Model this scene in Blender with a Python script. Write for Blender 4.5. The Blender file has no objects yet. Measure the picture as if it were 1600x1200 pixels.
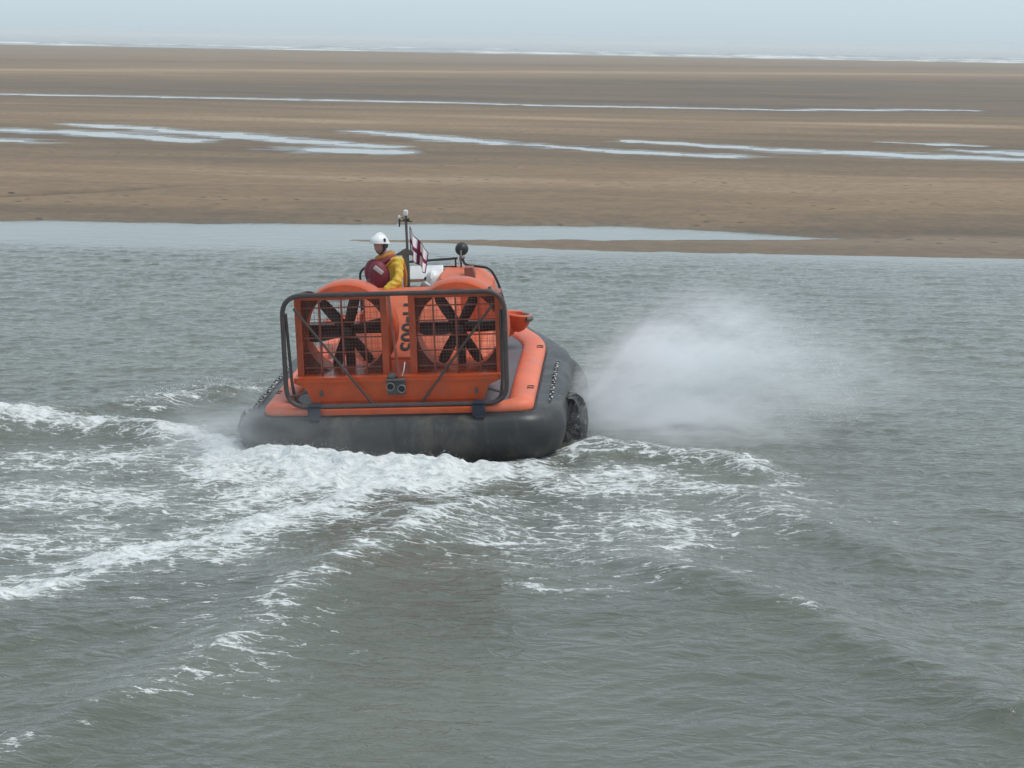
import bpy, bmesh, math, random
import numpy as np
from mathutils import Vector, Matrix

random.seed(5)
rng = np.random.default_rng(5)
S = bpy.context.scene
COL = S.collection
R = math.radians

# ------------------------------------------------------------------ camera, sky, sun, exposure
cam_d = bpy.data.cameras.new('camera')
cam_d.sensor_width = 36.0
cam_d.lens = 67.5
cam_d.clip_start = 0.1
cam_d.clip_end = 20000
cam = bpy.data.objects.new('camera', cam_d)
COL.objects.link(cam)
CAM_H = 5.4
cam.matrix_world = (Matrix.Translation((0, 0, CAM_H)) @ Matrix.Rotation(R(90 - 10.148), 4, 'X')
                    @ Matrix.Rotation(R(1.04), 4, 'Z'))
S.camera = cam

SUN_EL, SUN_AZ = 62.0, 96.0            # azimuth measured from +Y (away from the camera) towards +X
world = bpy.data.worlds.new('World')
S.world = world
world.use_nodes = True
wn = world.node_tree
wn.nodes.clear()
w_out = wn.nodes.new('ShaderNodeOutputWorld')
w_bg = wn.nodes.new('ShaderNodeBackground')
w_sky = wn.nodes.new('ShaderNodeTexSky')
w_sky.sky_type = 'NISHITA'
w_sky.sun_disc = False
w_sky.sun_elevation = R(SUN_EL)
w_sky.sun_rotation = R(SUN_AZ)
w_sky.altitude = 0
w_sky.air_density = 1.0
w_sky.dust_density = 1.0
w_sky.ozone_density = 1.0
w_hsv = wn.nodes.new('ShaderNodeHueSaturation')
w_hsv.inputs['Saturation'].default_value = 0.25
wn.links.new(w_sky.outputs[0], w_hsv.inputs['Color'])
w_mix = wn.nodes.new('ShaderNodeMix')       # an even cloud veil over the clear-sky model: overcast
w_mix.data_type = 'RGBA'
w_mix.inputs[0].default_value = 0.68
wn.links.new(w_hsv.outputs[0], w_mix.inputs[6])
w_mix.inputs[7].default_value = (3.4, 4.42, 5.1, 1)
wn.links.new(w_mix.outputs[2], w_bg.inputs['Color'])
w_bg.inputs['Strength'].default_value = 0.12
wn.links.new(w_bg.outputs[0], w_out.inputs['Surface'])

sun_d = bpy.data.lights.new('sun', 'SUN')
sun_d.energy = 1.5
sun_d.angle = R(25)
sun_d.color = (1.0, 0.96, 0.9)
sun = bpy.data.objects.new('sun', sun_d)
COL.objects.link(sun)
sd = Vector((math.sin(R(SUN_AZ)) * math.cos(R(SUN_EL)), math.cos(R(SUN_AZ)) * math.cos(R(SUN_EL)), math.sin(R(SUN_EL))))
sun.rotation_euler = (-sd).to_track_quat('-Z', 'Y').to_euler()
sun.location = sd * 60

S.view_settings.view_transform = 'Standard'
S.view_settings.look = 'None'
S.view_settings.gamma = 1
S.view_settings.use_curve_mapping = False
S.view_settings.exposure = 0.44
S.render.engine = 'CYCLES'
S.cycles.use_denoising = True
S.cycles.max_bounces = 8
S.cycles.volume_bounces = 10
S.cycles.volume_step_rate = 1.0
S.cycles.volume_max_steps = 256
S.cycles.caustics_reflective = False
S.cycles.caustics_refractive = False

# ------------------------------------------------------------------ numpy noise
def vnoise(x, y, seed=0):
    """smooth value noise in [0,1] on arrays"""
    g = np.random.default_rng(seed).random((256, 256))
    xi = np.floor(x).astype(int); yi = np.floor(y).astype(int)
    fx = x - xi; fy = y - yi
    fx = fx * fx * (3 - 2 * fx); fy = fy * fy * (3 - 2 * fy)
    a = g[xi % 256, yi % 256]; b = g[(xi + 1) % 256, yi % 256]
    c = g[xi % 256, (yi + 1) % 256]; d = g[(xi + 1) % 256, (yi + 1) % 256]
    return (a * (1 - fx) + b * fx) * (1 - fy) + (c * (1 - fx) + d * fx) * fy

def fbm(x, y, seed=0, o=4):
    s = 0; a = 0.5; t = 0
    for k in range(o):
        s = s + a * vnoise(x * 2 ** k + 17.3 * k, y * 2 ** k + 9.1 * k, seed + k); t += a; a *= 0.5
    return s / t

def sstep(a, b, x):
    t = np.clip((x - a) / (b - a), 0, 1)
    return t * t * (3 - 2 * t)

def pdist(X, Y, pts):
    """distance to a polyline, signed side, and the position along it 0..1"""
    best = np.full(X.shape, 1e9); along = np.zeros(X.shape); side = np.zeros(X.shape)
    L = [math.dist(pts[i], pts[i + 1]) for i in range(len(pts) - 1)]
    T = sum(L); acc = 0
    for i in range(len(pts) - 1):
        ax, ay = pts[i]; bx, by = pts[i + 1]
        dx, dy = bx - ax, by - ay
        t = np.clip(((X - ax) * dx + (Y - ay) * dy) / (L[i] ** 2), 0, 1)
        d = np.hypot(X - ax - t * dx, Y - ay - t * dy)
        m = d < best
        best = np.where(m, d, best); along = np.where(m, (acc + t * L[i]) / T, along)
        side = np.where(m, np.sign(dx * (Y - ay) - dy * (X - ax)), side)
        acc += L[i]
    return best, side, along

# ------------------------------------------------------------------ materials
def new_mat(name):
    m = bpy.data.materials.new(name); m.use_nodes = True
    nt = m.node_tree
    return m, nt, nt.nodes['Principled BSDF']

def nd(nt, t, **kw):
    n = nt.nodes.new(t)
    for k, v in kw.items():
        if k in n.inputs: n.inputs[k].default_value = v
        else: setattr(n, k, v)
    return n

def mth(nt, op, a, b=None, clamp=False):
    n = nt.nodes.new('ShaderNodeMath'); n.operation = op; n.use_clamp = clamp
    for i, v in enumerate((a, b)):
        if v is None: continue
        if isinstance(v, (int, float)): n.inputs[i].default_value = v
        else: nt.links.new(v, n.inputs[i])
    return n.outputs[0]

def mapr(nt, v, a, b, c=0.0, d=1.0, smooth=True):
    n = nt.nodes.new('ShaderNodeMapRange'); n.interpolation_type = 'SMOOTHSTEP' if smooth else 'LINEAR'
    nt.links.new(v, n.inputs['Value'])
    for k, q in (('From Min', a), ('From Max', b), ('To Min', c), ('To Max', d)):
        if isinstance(q, (int, float)): n.inputs[k].default_value = q
        else: nt.links.new(q, n.inputs[k])
    return n.outputs['Result']

def mixc(nt, f, a, b):
    n = nt.nodes.new('ShaderNodeMix'); n.data_type = 'RGBA'
    for i, v in ((0, f), (6, a), (7, b)):
        if isinstance(v, (int, float)): n.inputs[i].default_value = v
        elif isinstance(v, tuple): n.inputs[i].default_value = (*v, 1) if len(v) == 3 else v
        else: nt.links.new(v, n.inputs[i])
    return n.outputs[2]

def noise(nt, vec, scale, detail=3, rough=0.5, dist=0.0):
    n = nd(nt, 'ShaderNodeTexNoise', Scale=scale, Detail=detail, Roughness=rough, Distortion=dist)
    if vec is not None: nt.links.new(vec, n.inputs['Vector'])
    return n.outputs['Fac']

def mat(name, col, rough=0.5, metal=0.0, dirt=None, dirt_amt=0.35, scale=4.0, bump=0.0, spec=0.5, bscale=40, coat=0.0):
    """surface with slight colour mottling, grime in its own patches and fine relief"""
    m, nt, b = new_mat(name)
    tc = nd(nt, 'ShaderNodeTexCoord').outputs['Object']
    n1 = noise(nt, tc, scale, 6, 0.65)
    dk = tuple(c * 0.78 for c in col)
    c = mixc(nt, mapr(nt, n1, 0.3, 0.7), dk, col)
    if dirt:
        dmp = nd(nt, 'ShaderNodeMapping'); dmp.inputs['Scale'].default_value = (1, 1, 0.28); nt.links.new(tc, dmp.inputs['Vector'])
        n2 = noise(nt, dmp.outputs[0], scale * 2.3, 8, 0.7, 0.6)
        c = mixc(nt, mapr(nt, n2, 0.46, 0.70, 0, dirt_amt), c, dirt)
    nt.links.new(c, b.inputs['Base Color'])
    nt.links.new(mapr(nt, n1, 0.2, 0.8, max(rough - 0.1, 0.05), min(rough + 0.12, 1)), b.inputs['Roughness'])
    b.inputs['Metallic'].default_value = metal
    b.inputs['Specular IOR Level'].default_value = spec
    b.inputs['Coat Weight'].default_value = coat
    if bump:
        bp = nd(nt, 'ShaderNodeBump', Strength=bump, Distance=0.01)
        nt.links.new(noise(nt, tc, bscale, 5), bp.inputs['Height'])
        nt.links.new(bp.outputs[0], b.inputs['Normal'])
    return m

ORANGE = (0.60, 0.085, 0.014)
M = dict(
    orange=mat('orange_gelcoat', ORANGE, 0.38, dirt=(0.30, 0.10, 0.06), dirt_amt=0.4, spec=0.35, coat=0.1),
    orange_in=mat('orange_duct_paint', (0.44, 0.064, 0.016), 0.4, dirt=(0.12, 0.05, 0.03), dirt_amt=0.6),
    lit_orange=mat('top_lit_orange', (0.68, 0.135, 0.052), 0.5, dirt=(0.5, 0.22, 0.14), dirt_amt=0.5, scale=3),  # lighter orange: light from above put into the cover and cabin colour
    tube=mat('orange_tube_fabric', (0.80, 0.175, 0.085), 0.5, dirt=(0.55, 0.25, 0.17), dirt_amt=0.5, scale=2.5, bump=0.12, bscale=9),
    dark_red=mat('dark_red_plate', (0.14, 0.035, 0.025), 0.6, dirt=(0.2, 0.1, 0.07), dirt_amt=0.5),  # duct corner plates, a darker red than the shroud
    bar=mat('red_brown_bar', (0.30, 0.07, 0.045), 0.5, dirt=(0.35, 0.25, 0.2), dirt_amt=0.5),
    skirt=mat('grey_skirt_rubber', (0.026, 0.027, 0.029), 0.42, dirt=(0.105, 0.092, 0.072), dirt_amt=0.75, scale=1.6, bump=0.35, bscale=5),
    deck=mat('grey_deck', (0.13, 0.135, 0.155), 0.6, dirt=(0.08, 0.08, 0.085), scale=6, bump=0.2),
    black=mat('black_rubber', (0.014, 0.014, 0.016), 0.5),
    blade=mat('black_blade', (0.013, 0.015, 0.018), 0.4),
    frame=mat('dark_frame_tube', (0.055, 0.045, 0.045), 0.45, dirt=(0.16, 0.07, 0.05), dirt_amt=0.5, scale=5),
    brace=mat('brown_brace', (0.075, 0.05, 0.045), 0.5),
    steel=mat('grey_steel', (0.30, 0.31, 0.32), 0.4, metal=0.5, dirt=(0.1, 0.1, 0.1)),
    dgrey=mat('dark_grey_paint', (0.10, 0.10, 0.10), 0.5, dirt=(0.2, 0.19, 0.18)),
    white=mat('white_plastic', (0.82, 0.83, 0.84), 0.35),
    offwhite=mat('grey_white_rope', (0.55, 0.55, 0.53), 0.8),
    yellow=mat('yellow_coat', (0.76, 0.49, 0.04), 0.6, dirt=(0.5, 0.27, 0.02), scale=9, bump=0.6, bscale=18),
    ochre=mat('orange_collar', (0.52, 0.2, 0.035), 0.7, scale=14),
    maroon=mat('maroon_lifejacket', (0.20, 0.012, 0.035), 0.6, scale=8, bump=0.5, bscale=14),
    skin=mat('skin', (0.46, 0.30, 0.25), 0.55),
    darkcloth=mat('dark_cloth', (0.05, 0.035, 0.035), 0.8),
    glass=mat('lamp_glass', (0.55, 0.57, 0.6), 0.1, spec=0.8),
    strap=mat('navy_strap', (0.012, 0.016, 0.035), 0.7),
    mark=mat('black_marking', (0.012, 0.012, 0.012), 0.6),
)

# ------------------------------------------------------------------ mesh helpers
def obj(name, parts, material, parent=None, smooth=True, angle=40, label=None, loc=None, rot=None):
    if not isinstance(parts, list): parts = [parts]
    V, Fc = [], []
    for v, f in parts:
        o = len(V); V.extend([tuple(p) for p in v]); Fc.extend([tuple(i + o for i in q) for q in f])
    me = bpy.data.meshes.new(name)
    me.from_pydata(V, [], Fc); me.validate()
    bm = bmesh.new(); bm.from_mesh(me); bmesh.ops.recalc_face_normals(bm, faces=bm.faces); bm.to_mesh(me); bm.free()
    if smooth:
        me.polygons.foreach_set('use_smooth', [True] * len(me.polygons))
        me.set_sharp_from_angle(angle=R(angle))
    if material: me.materials.append(material)
    o = bpy.data.objects.new(name, me); COL.objects.link(o)
    if parent: o.parent = parent
    if loc: o.location = loc
    if rot: o.rotation_euler = rot
    if label: o['label'] = label
    return o

def copy_part(src, parent, loc=None, rot=None, scale=None):
    c = src.copy(); COL.objects.link(c); c.parent = parent
    if loc is not None: c.location = loc
    if rot is not None: c.rotation_euler = rot
    if scale is not None: c.scale = scale
    return c

def thing(name, label, cat, loc=(0, 0, 0), rot=(0, 0, 0), group=None):
    o = bpy.data.objects.new(name, None); COL.objects.link(o)
    o.empty_display_size = 0.3
    o.location = loc; o.rotation_euler = rot
    o['label'] = label; o['category'] = cat
    if group: o['group'] = group
    return o

def box(c, s, rot=None, bev=0.0):
    x, y, z = (q / 2 for q in s)
    if bev <= 0:
        v = [Vector(p) for p in ((-x, -y, -z), (x, -y, -z), (x, y, -z), (-x, y, -z), (-x, -y, z), (x, -y, z), (x, y, z), (-x, y, z))]
        f = [(0, 3, 2, 1), (4, 5, 6, 7), (0, 1, 5, 4), (1, 2, 6, 5), (2, 3, 7, 6), (3, 0, 4, 7)]
    else:
        bm = bmesh.new(); bmesh.ops.create_cube(bm, size=1)
        bmesh.ops.scale(bm, vec=s, verts=bm.verts)
        bmesh.ops.bevel(bm, geom=bm.edges[:] , offset=bev, segments=3, profile=0.5, affect='EDGES')
        bm.verts.index_update()
        v = [q.co.copy() for q in bm.verts]; f = [tuple(q.index for q in p.verts) for p in bm.faces]; bm.free()
    if rot is not None:
        m = rot if isinstance(rot, Matrix) else Matrix.Rotation(rot[1], 3, rot[0])
        v = [m @ q for q in v]
    return [q + Vector(c) for q in v], f

def smooth_path(pts, r, n=5, closed=False):
    """round the corners of a polyline with radius r"""
    P = [Vector(p) for p in pts]; out = []
    N = len(P)
    for i in range(N):
        if not closed and i in (0, N - 1): out.append(P[i]); continue
        a, b, c = P[i - 1], P[i], P[(i + 1) % N]
        rr = r[i] if isinstance(r, (list, tuple)) else r
        d1 = (a - b); d2 = (c - b)
        k = min(rr, d1.length * 0.49, d2.length * 0.49)
        p0 = b + d1.normalized() * k; p1 = b + d2.normalized() * k
        for j in range(n + 1):
            t = j / n
            out.append(p0 * (1 - t) ** 2 + b * 2 * t * (1 - t) + p1 * t * t)
    return out

def tube(path, r, n=10, closed=False, cap=True):
    P = [Vector(p) for p in path]; N = len(P)
    V, Fc = [], []
    prev = None
    for i in range(N):
        if closed: t = P[(i + 1) % N] - P[i - 1]
        else: t = P[min(i + 1, N - 1)] - P[max(i - 1, 0)]
        t.normalize()
        if prev is None:
            u = t.orthogonal().normalized()
            if closed or True:
                u = t.cross(Vector((0, 0, 1)))
                if u.length < 1e-3: u = t.cross(Vector((0, 1, 0)))
                u.normalize()
        else:
            u = (prev - t * prev.dot(t)).normalized()
        prev = u; w = t.cross(u)
        rr = r[i] if isinstance(r, (list, tuple)) else r
        for k in range(n):
            a = 2 * math.pi * k / n
            V.append(P[i] + (u * math.cos(a) + w * math.sin(a)) * rr)
    for i in range(N if closed else N - 1):
        j = (i + 1) % N
        for k in range(n):
            l = (k + 1) % n
            Fc.append((i * n + k, i * n + l, j * n + l, j * n + k))
    if not closed and cap:
        Fc.append(tuple(reversed(range(n)))); Fc.append(tuple(range((N - 1) * n, N * n)))
    return V, Fc

def lathe(prof, n=32, closed=False, axis='Y'):
    """prof: (r, a) pairs turned about axis"""
    V, Fc = [], []
    for r, a in prof:
        for k in range(n):
            t = 2 * math.pi * k / n
            c, s = r * math.cos(t), r * math.sin(t)
            V.append(Vector((c, a, s)) if axis == 'Y' else Vector((c, s, a)) if axis == 'Z' else Vector((a, c, s)))
    m = len(prof)
    for i in range(m if closed else m - 1):
        j = (i + 1) % m
        for k in range(n):
            l = (k + 1) % n
            Fc.append((i * n + k, i * n + l, j * n + l, j * n + k))
    return V, Fc

def shift(p, d=(0, 0, 0), m=None):
    v, f = p
    return [(m @ Vector(q) if m is not None else Vector(q)) + Vector(d) for q in v], f

def prism(poly, d, axis='Y'):
    """extrude a 2-D outline between d[0] and d[1]"""
    n = len(poly); V = []
    for k in d:
        for a, b in poly:
            V.append(Vector((a, k, b)) if axis == 'Y' else Vector((k, a, b)) if axis == 'X' else Vector((a, b, k)))
    Fc = [tuple(range(n)), tuple(range(2 * n - 1, n - 1, -1))]
    for i in range(n):
        j = (i + 1) % n; Fc.append((i, i + n, j + n, j))
    return V, Fc

def loft(rings, closed=True, caps=True):
    n = len(rings[0]); V = [Vector(p) for r in rings for p in r]; Fc = []
    for i in range(len(rings) - 1):
        for k in range(n if closed else n - 1):
            l = (k + 1) % n
            Fc.append((i * n + k, i * n + l, (i + 1) * n + l, (i + 1) * n + k))
    if caps and closed:
        Fc.append(tuple(reversed(range(n)))); Fc.append(tuple(range((len(rings) - 1) * n, len(rings) * n)))
    return V, Fc

def grid_obj(name, X, Y, Z, attrs, material, kind='structure'):
    """heightfield mesh straight from numpy arrays of shape (rows, cols)"""
    r, c = X.shape
    me = bpy.data.meshes.new(name)
    co = np.stack([X, Y, Z], -1).reshape(-1, 3).astype(np.float32)
    idx = np.arange(r * c).reshape(r, c)
    q = np.stack([idx[:-1, :-1], idx[:-1, 1:], idx[1:, 1:], idx[1:, :-1]], -1).reshape(-1, 4)
    me.vertices.add(len(co)); me.vertices.foreach_set('co', co.ravel())
    me.loops.add(q.size); me.loops.foreach_set('vertex_index', q.ravel().astype(np.int32))
    me.polygons.add(len(q))
    me.polygons.foreach_set('loop_start', np.arange(0, q.size, 4, dtype=np.int32))
    me.polygons.foreach_set('use_smooth', np.ones(len(q), dtype=bool))
    me.update(calc_edges=True)
    for k, a in attrs.items():
        at = me.attributes.new(k, 'FLOAT', 'POINT'); at.data.foreach_set('value', a.ravel().astype(np.float32))
    me.materials.append(material)
    o = bpy.data.objects.new(name, me); COL.objects.link(o); o['kind'] = kind
    return o

# ------------------------------------------------------------------ river water with the wake
def water_material(name, body=(0.110, 0.115, 0.090), bump=0.5, foam=True, rough=0.06):
    m, nt, b = new_mat(name)
    pos = nd(nt, 'ShaderNodeNewGeometry').outputs['Position']
    b.inputs['IOR'].default_value = 1.42
    silt = noise(nt, pos, 0.25, 4)
    body_c = mixc(nt, mapr(nt, silt, 0.3, 0.7), tuple(c * 0.85 for c in body), tuple(c * 1.12 for c in body))
    mp = nd(nt, 'ShaderNodeMapping'); mp.inputs['Scale'].default_value = (0.7, 1.25, 1)
    nt.links.new(pos, mp.inputs['Vector'])
    n1 = noise(nt, mp.outputs[0], 5.0, 5, 0.6, 0.4)
    n2 = noise(nt, mp.outputs[0], 17.0, 3, 0.6, 0.3)
    h = mth(nt, 'ADD', mth(nt, 'MULTIPLY', n1, 0.030), mth(nt, 'MULTIPLY', n2, 0.007))
    mp3 = nd(nt, 'ShaderNodeMapping'); mp3.inputs['Scale'].default_value = (0.6, 1.3, 1); mp3.inputs['Rotation'].default_value = (0, 0, R(12))
    nt.links.new(pos, mp3.inputs['Vector'])
    n3 = noise(nt, mp3.outputs[0], 3.4, 4, 0.55, 0.8)      # narrow sharp crests
    rid = mth(nt, 'SUBTRACT', 1.0, mth(nt, 'ABSOLUTE', mth(nt, 'MULTIPLY', mth(nt, 'SUBTRACT', n3, 0.5), 3.2)), clamp=True)
    h = mth(nt, 'ADD', h, mth(nt, 'MULTIPLY', mth(nt, 'POWER', rid, 2.5), 0.022))
    if foam:
        fa = nd(nt, 'ShaderNodeAttribute', attribute_name='foam').outputs['Fac']
        ca = nd(nt, 'ShaderNodeAttribute', attribute_name='calm').outputs['Fac']
        st = nd(nt, 'ShaderNodeMapping'); st.inputs['Scale'].default_value = (0.55, 1.25, 1); nt.links.new(pos, st.inputs['Vector'])
        fp = st.outputs[0]
        wn_ = nd(nt, 'ShaderNodeTexNoise', Scale=2.6, Detail=6, Roughness=0.65)
        nt.links.new(fp, wn_.inputs['Vector'])
        vm = nd(nt, 'ShaderNodeVectorMath', operation='MULTIPLY_ADD')
        nt.links.new(wn_.outputs['Color'], vm.inputs[0]); vm.inputs[1].default_value = (0.6, 0.6, 0); nt.links.new(fp, vm.inputs[2])
        lines = []
        for sc, wd in ((2.4, 0.10), (6.5, 0.13)):
            v = nd(nt, 'ShaderNodeTexVoronoi', feature='DISTANCE_TO_EDGE', voronoi_dimensions='2D', Scale=sc)
            nt.links.new(vm.outputs[0], v.inputs['Vector'])
            lines.append(mapr(nt, v.outputs['Distance'], 0.0, wd, 1.0, 0.0))
        nf = noise(nt, fp, 15.0, 8, 0.72, 0.5)
        nl = noise(nt, vm.outputs[0], 2.4, 8, 0.7)
        pat = mth(nt, 'ADD', mth(nt, 'MULTIPLY', lines[0], 0.15), mth(nt, 'MULTIPLY', lines[1], 0.15))
        pat = mth(nt, 'ADD', pat, mth(nt, 'MULTIPLY', nf, 0.44))
        pat = mth(nt, 'ADD', pat, mth(nt, 'MULTIPLY', nl, 0.62))
        thr = mth(nt, 'SUBTRACT', 0.885, mth(nt, 'MULTIPLY', fa, 0.62))
        al = mapr(nt, pat, mth(nt, 'SUBTRACT', thr, 0.06), mth(nt, 'ADD', thr, 0.15))
        al = mth(nt, 'MULTIPLY', al, mapr(nt, fa, 0.02, 0.15))
        milky = mapr(nt, fa, 0.1, 0.9, 0.0, 0.55)
        body_c = mixc(nt, milky, body_c, (0.26, 0.285, 0.265))
        col = mixc(nt, al, body_c, mixc(nt, mapr(nt, nf, 0.32, 0.62), (0.50, 0.53, 0.52), (0.84, 0.86, 0.86)))
        nt.links.new(mapr(nt, al, 0.0, 1.0, rough, 0.75), b.inputs['Roughness'])
        h = mth(nt, 'MULTIPLY', h, mapr(nt, ca, 0.0, 1.0, 1.0, 0.08))
        h = mth(nt, 'ADD', h, mth(nt, 'MULTIPLY', mth(nt, 'MULTIPLY', al, nf), 0.16))
    else:
        col = body_c
        b.inputs['Roughness'].default_value = rough
    nt.links.new(col, b.inputs['Base Color'])
    bp = nd(nt, 'ShaderNodeBump', Strength=bump, Distance=1.0)
    nt.links.new(h, bp.inputs['Height']); nt.links.new(bp.outputs[0], b.inputs['Normal'])
    return m

STROKES = {  # name: (points on the water, width, foam, near-side sharpness)
    'crest_left': ([(-11.5, 24.3), (-9.58, 24.9), (-8.01, 25.5), (-7.17, 25.7), (-6.34, 26.0), (-5.49, 25.9), (-4.43, 25.6), (-3.53, 25.2)], 0.52, 0.66),
    'crest_back': ([(-5.3, 27.4), (-4.54, 28.49), (-3.89, 29.43)], 0.45, 0.5),
    'stern_mound': ([(-3.45, 24.35), (-2.69, 23.8), (-1.93, 23.6), (-1.11, 23.52), (-0.39, 23.55)], 0.55, 1.05),
    'stern_wide': ([(-3.1, 23.2), (-2.16, 22.78), (-1.38, 22.9)], 1.25, 0.74),
    'band_left': ([(-1.51, 22.4), (-2.59, 20.64), (-3.57, 19.38), (-4.39, 18.3), (-5.34, 17.24), (-6.6, 15.8)], 0.8, 0.66),
    'patch_l1': ([(-7.5, 22.6), (-5.76, 22.23), (-3.33, 21.78)], 1.15, 0.45),
    'patch_l2': ([(-8.0, 23.8), (-6.04, 23.97), (-3.86, 24.4)], 1.1, 0.44),
    'patch_l3': ([(-7.4, 19.6), (-5.38, 19.84), (-3.69, 20.2)], 1.0, 0.44),
    'patch_l4': ([(-6.6, 17.6), (-5.28, 18.09), (-4.14, 18.7)], 0.6, 0.46),
    'streak': ([(0.49, 22.72), (-0.7, 21.21), (-1.56, 19.27), (-2.09, 17.54), (-2.54, 16.18)], 0.30, 0.415),
    'streak_end': ([(-2.5, 16.09), (-2.71, 15.49), (-3.29, 14.68), (-3.86, 13.94), (-4.6, 12.9)], 0.3, 0.24),
    'streak_blob': ([(-2.7, 16.4), (-2.4, 16.0)], 0.3, 0.2),
    'crest_right': ([(0.87, 25.11), (1.72, 25.02), (2.62, 24.62), (3.5, 23.72)], 0.50, 0.58),
    'patch_r1': ([(0.42, 23.58), (1.26, 22.61), (1.66, 20.67)], 0.95, 0.47),
    'patch_r2': ([(1.32, 23.84), (2.53, 22.88)], 0.85, 0.44),
    'patch_r3': ([(2.13, 21.88), (3.43, 22.62)], 0.5, 0.30),
    'patch_r4': ([(-0.4, 20.6), (0.4, 20.0), (1.38, 19.3)], 0.95, 0.36),
    'wash_l': ([(-9.0, 22.0), (-6.0, 21.6), (-2.6, 21.8)], 2.3, 0.36),
    'wash_r': ([(0.2, 22.4), (1.4, 21.6), (2.6, 21.9)], 1.7, 0.34),
    'wash_c': ([(-0.8, 20.4), (0.5, 19.2), (1.6, 19.0)], 1.2, 0.30),
    'wash_n': ([(-3.6, 18.6), (-2.4, 17.0), (-2.6, 15.4)], 1.0, 0.25),
    'line_r': ([(0.16, 18.11), (0.66, 17.97), (1.16, 18.06), (1.82, 18.43)], 0.13, 0.40),
    'fleck_r': ([(2.65, 17.73), (2.93, 17.54)], 0.12, 0.5),
    'corner_r': ([(0.02, 24.0), (0.44, 24.71), (0.96, 25.16)], 0.5, 0.52),
}
RIDGES = [  # points, height, width behind, width in front
    (STROKES['crest_left'][0], 0.14, 0.75, 0.5),
    ([(-8.5, 25.6), (-5.9, 26.9), (-5.3, 27.4), (-4.54, 28.49), (-3.89, 29.43)], 0.20, 0.9, 0.5),
    (STROKES['crest_right'][0], 0.13, 0.6, 0.35),
    ([(0.59, 20.32), (1.37, 19.34), (1.88, 18.44), (2.77, 17.53), (3.55, 16.26), (4.15, 15.07), (4.8, 13.6)], 0.115, 0.6, 0.42),
    ([(2.8, 23.24), (3.09, 21.8), (3.77, 20.54), (4.36, 19.3)], 0.10, 0.5, 0.4),
    ([(-0.7, 22.6), (-1.6, 21.4), (-2.6, 20.0), (-3.5, 18.6), (-4.4, 17.4), (-5.8, 15.6)], 0.14, 0.7, 1.2),
    ([(0.3, 22.6), (-0.75, 21.15), (-1.6, 19.25), (-2.13, 17.5), (-2.6, 16.1), (-3.4, 14.6), (-4.4, 13.0)], 0.10, 0.5, 0.45),
]
ys = [10.5]
while ys[-1] < 60.5: ys.append(ys[-1] + 0.034 + 0.0011 * max(ys[-1] - 14, 0) ** 1.05)
ys = np.array(ys)
xs = np.concatenate([np.linspace(-24, -9, 190, endpoint=False), np.linspace(-9, 7.5, 430, endpoint=False), np.linspace(7.5, 24, 200)])
X, Y = np.meshgrid(xs, ys)
Z = np.zeros_like(X)
edge = sstep(0, 2.0, np.minimum.reduce([X + 24, 24 - X, Y - 10.5]))
# calm water: under the near bank, in the inlet and where the cushion has flattened it
calm = sstep(46, 51, Y + 1.5 * (fbm(X * 0.2, Y * 0.4, 31) - 0.5) + 0.03 * X)
lee = np.exp(-(((X - 0.2) / 3.6) ** 2 + ((Y - 14.6) / 3.2) ** 2))
calm = np.clip(calm + 0.6 * lee, 0, 1)
# wind chop
wr = np.random.default_rng(11)
DX = np.zeros_like(X); DY = np.zeros_like(X)
for k in range(72):
    lam = 0.17 * (8.0 ** (wr.random() ** 1.4))
    th = math.radians(-75 + wr.normal(0, 34))
    kx, ky = math.cos(th) * 2 * math.pi / lam, math.sin(th) * 2 * math.pi / lam
    a = 0.0023 * lam ** 0.62 * (0.6 + 0.8 * wr.random())
    ph = kx * X + ky * Y + wr.random() * 6.28 + 1.4 * vnoise(X * 0.35, Y * 0.35, 200 + k)
    Z += a * np.cos(ph); DX -= a * math.cos(th) * np.sin(ph) * 1.35; DY -= a * math.sin(th) * np.sin(ph) * 1.35
gust = 0.55 + 0.9 * fbm(X * 0.12, Y * 0.2, 77)
amp = gust * (1 - 0.93 * calm) * edge
Z *= amp; DX *= amp; DY *= amp
# wake ridges
for pts, hgt, wb, wf in RIDGES:
    d, s, t = pdist(X + 0.35 * (fbm(X * 1.1, Y * 1.1, 41) - 0.5), Y + 0.35 * (fbm(X * 1.1, Y * 1.1, 42) - 0.5), pts)
    w = np.where(Y > np.interp(X, *zip(*sorted(pts))) if abs(pts[0][0] - pts[-1][0]) > 1 else s > 0, wb, wf)
    taper = sstep(0, 0.12, t) * (1 - sstep(0.8, 1.0, t))
    Z += hgt * np.exp(-(d / w) ** 2) * taper * (0.75 + 0.5 * fbm(X * 0.9, Y * 0.9, 43)) * edge
# broad swell whose long face looks back at the pier
yc = np.interp(X, [-6, -2.2, -0.8, 0.2, 1.2, 2.0, 4], [17.4, 18.1, 18.5, 18.35, 18.25, 18.5, 18.2]) + 0.5 * (fbm(X * 0.5, Y * 0.3, 47) - 0.5)
Z += 0.17 * np.exp(-((Y - yc) / np.where(Y > yc, 0.9, 2.6)) ** 2) * sstep(-4.2, -1.2, X) * (1 - sstep(1.6, 4.2, X))
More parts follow.
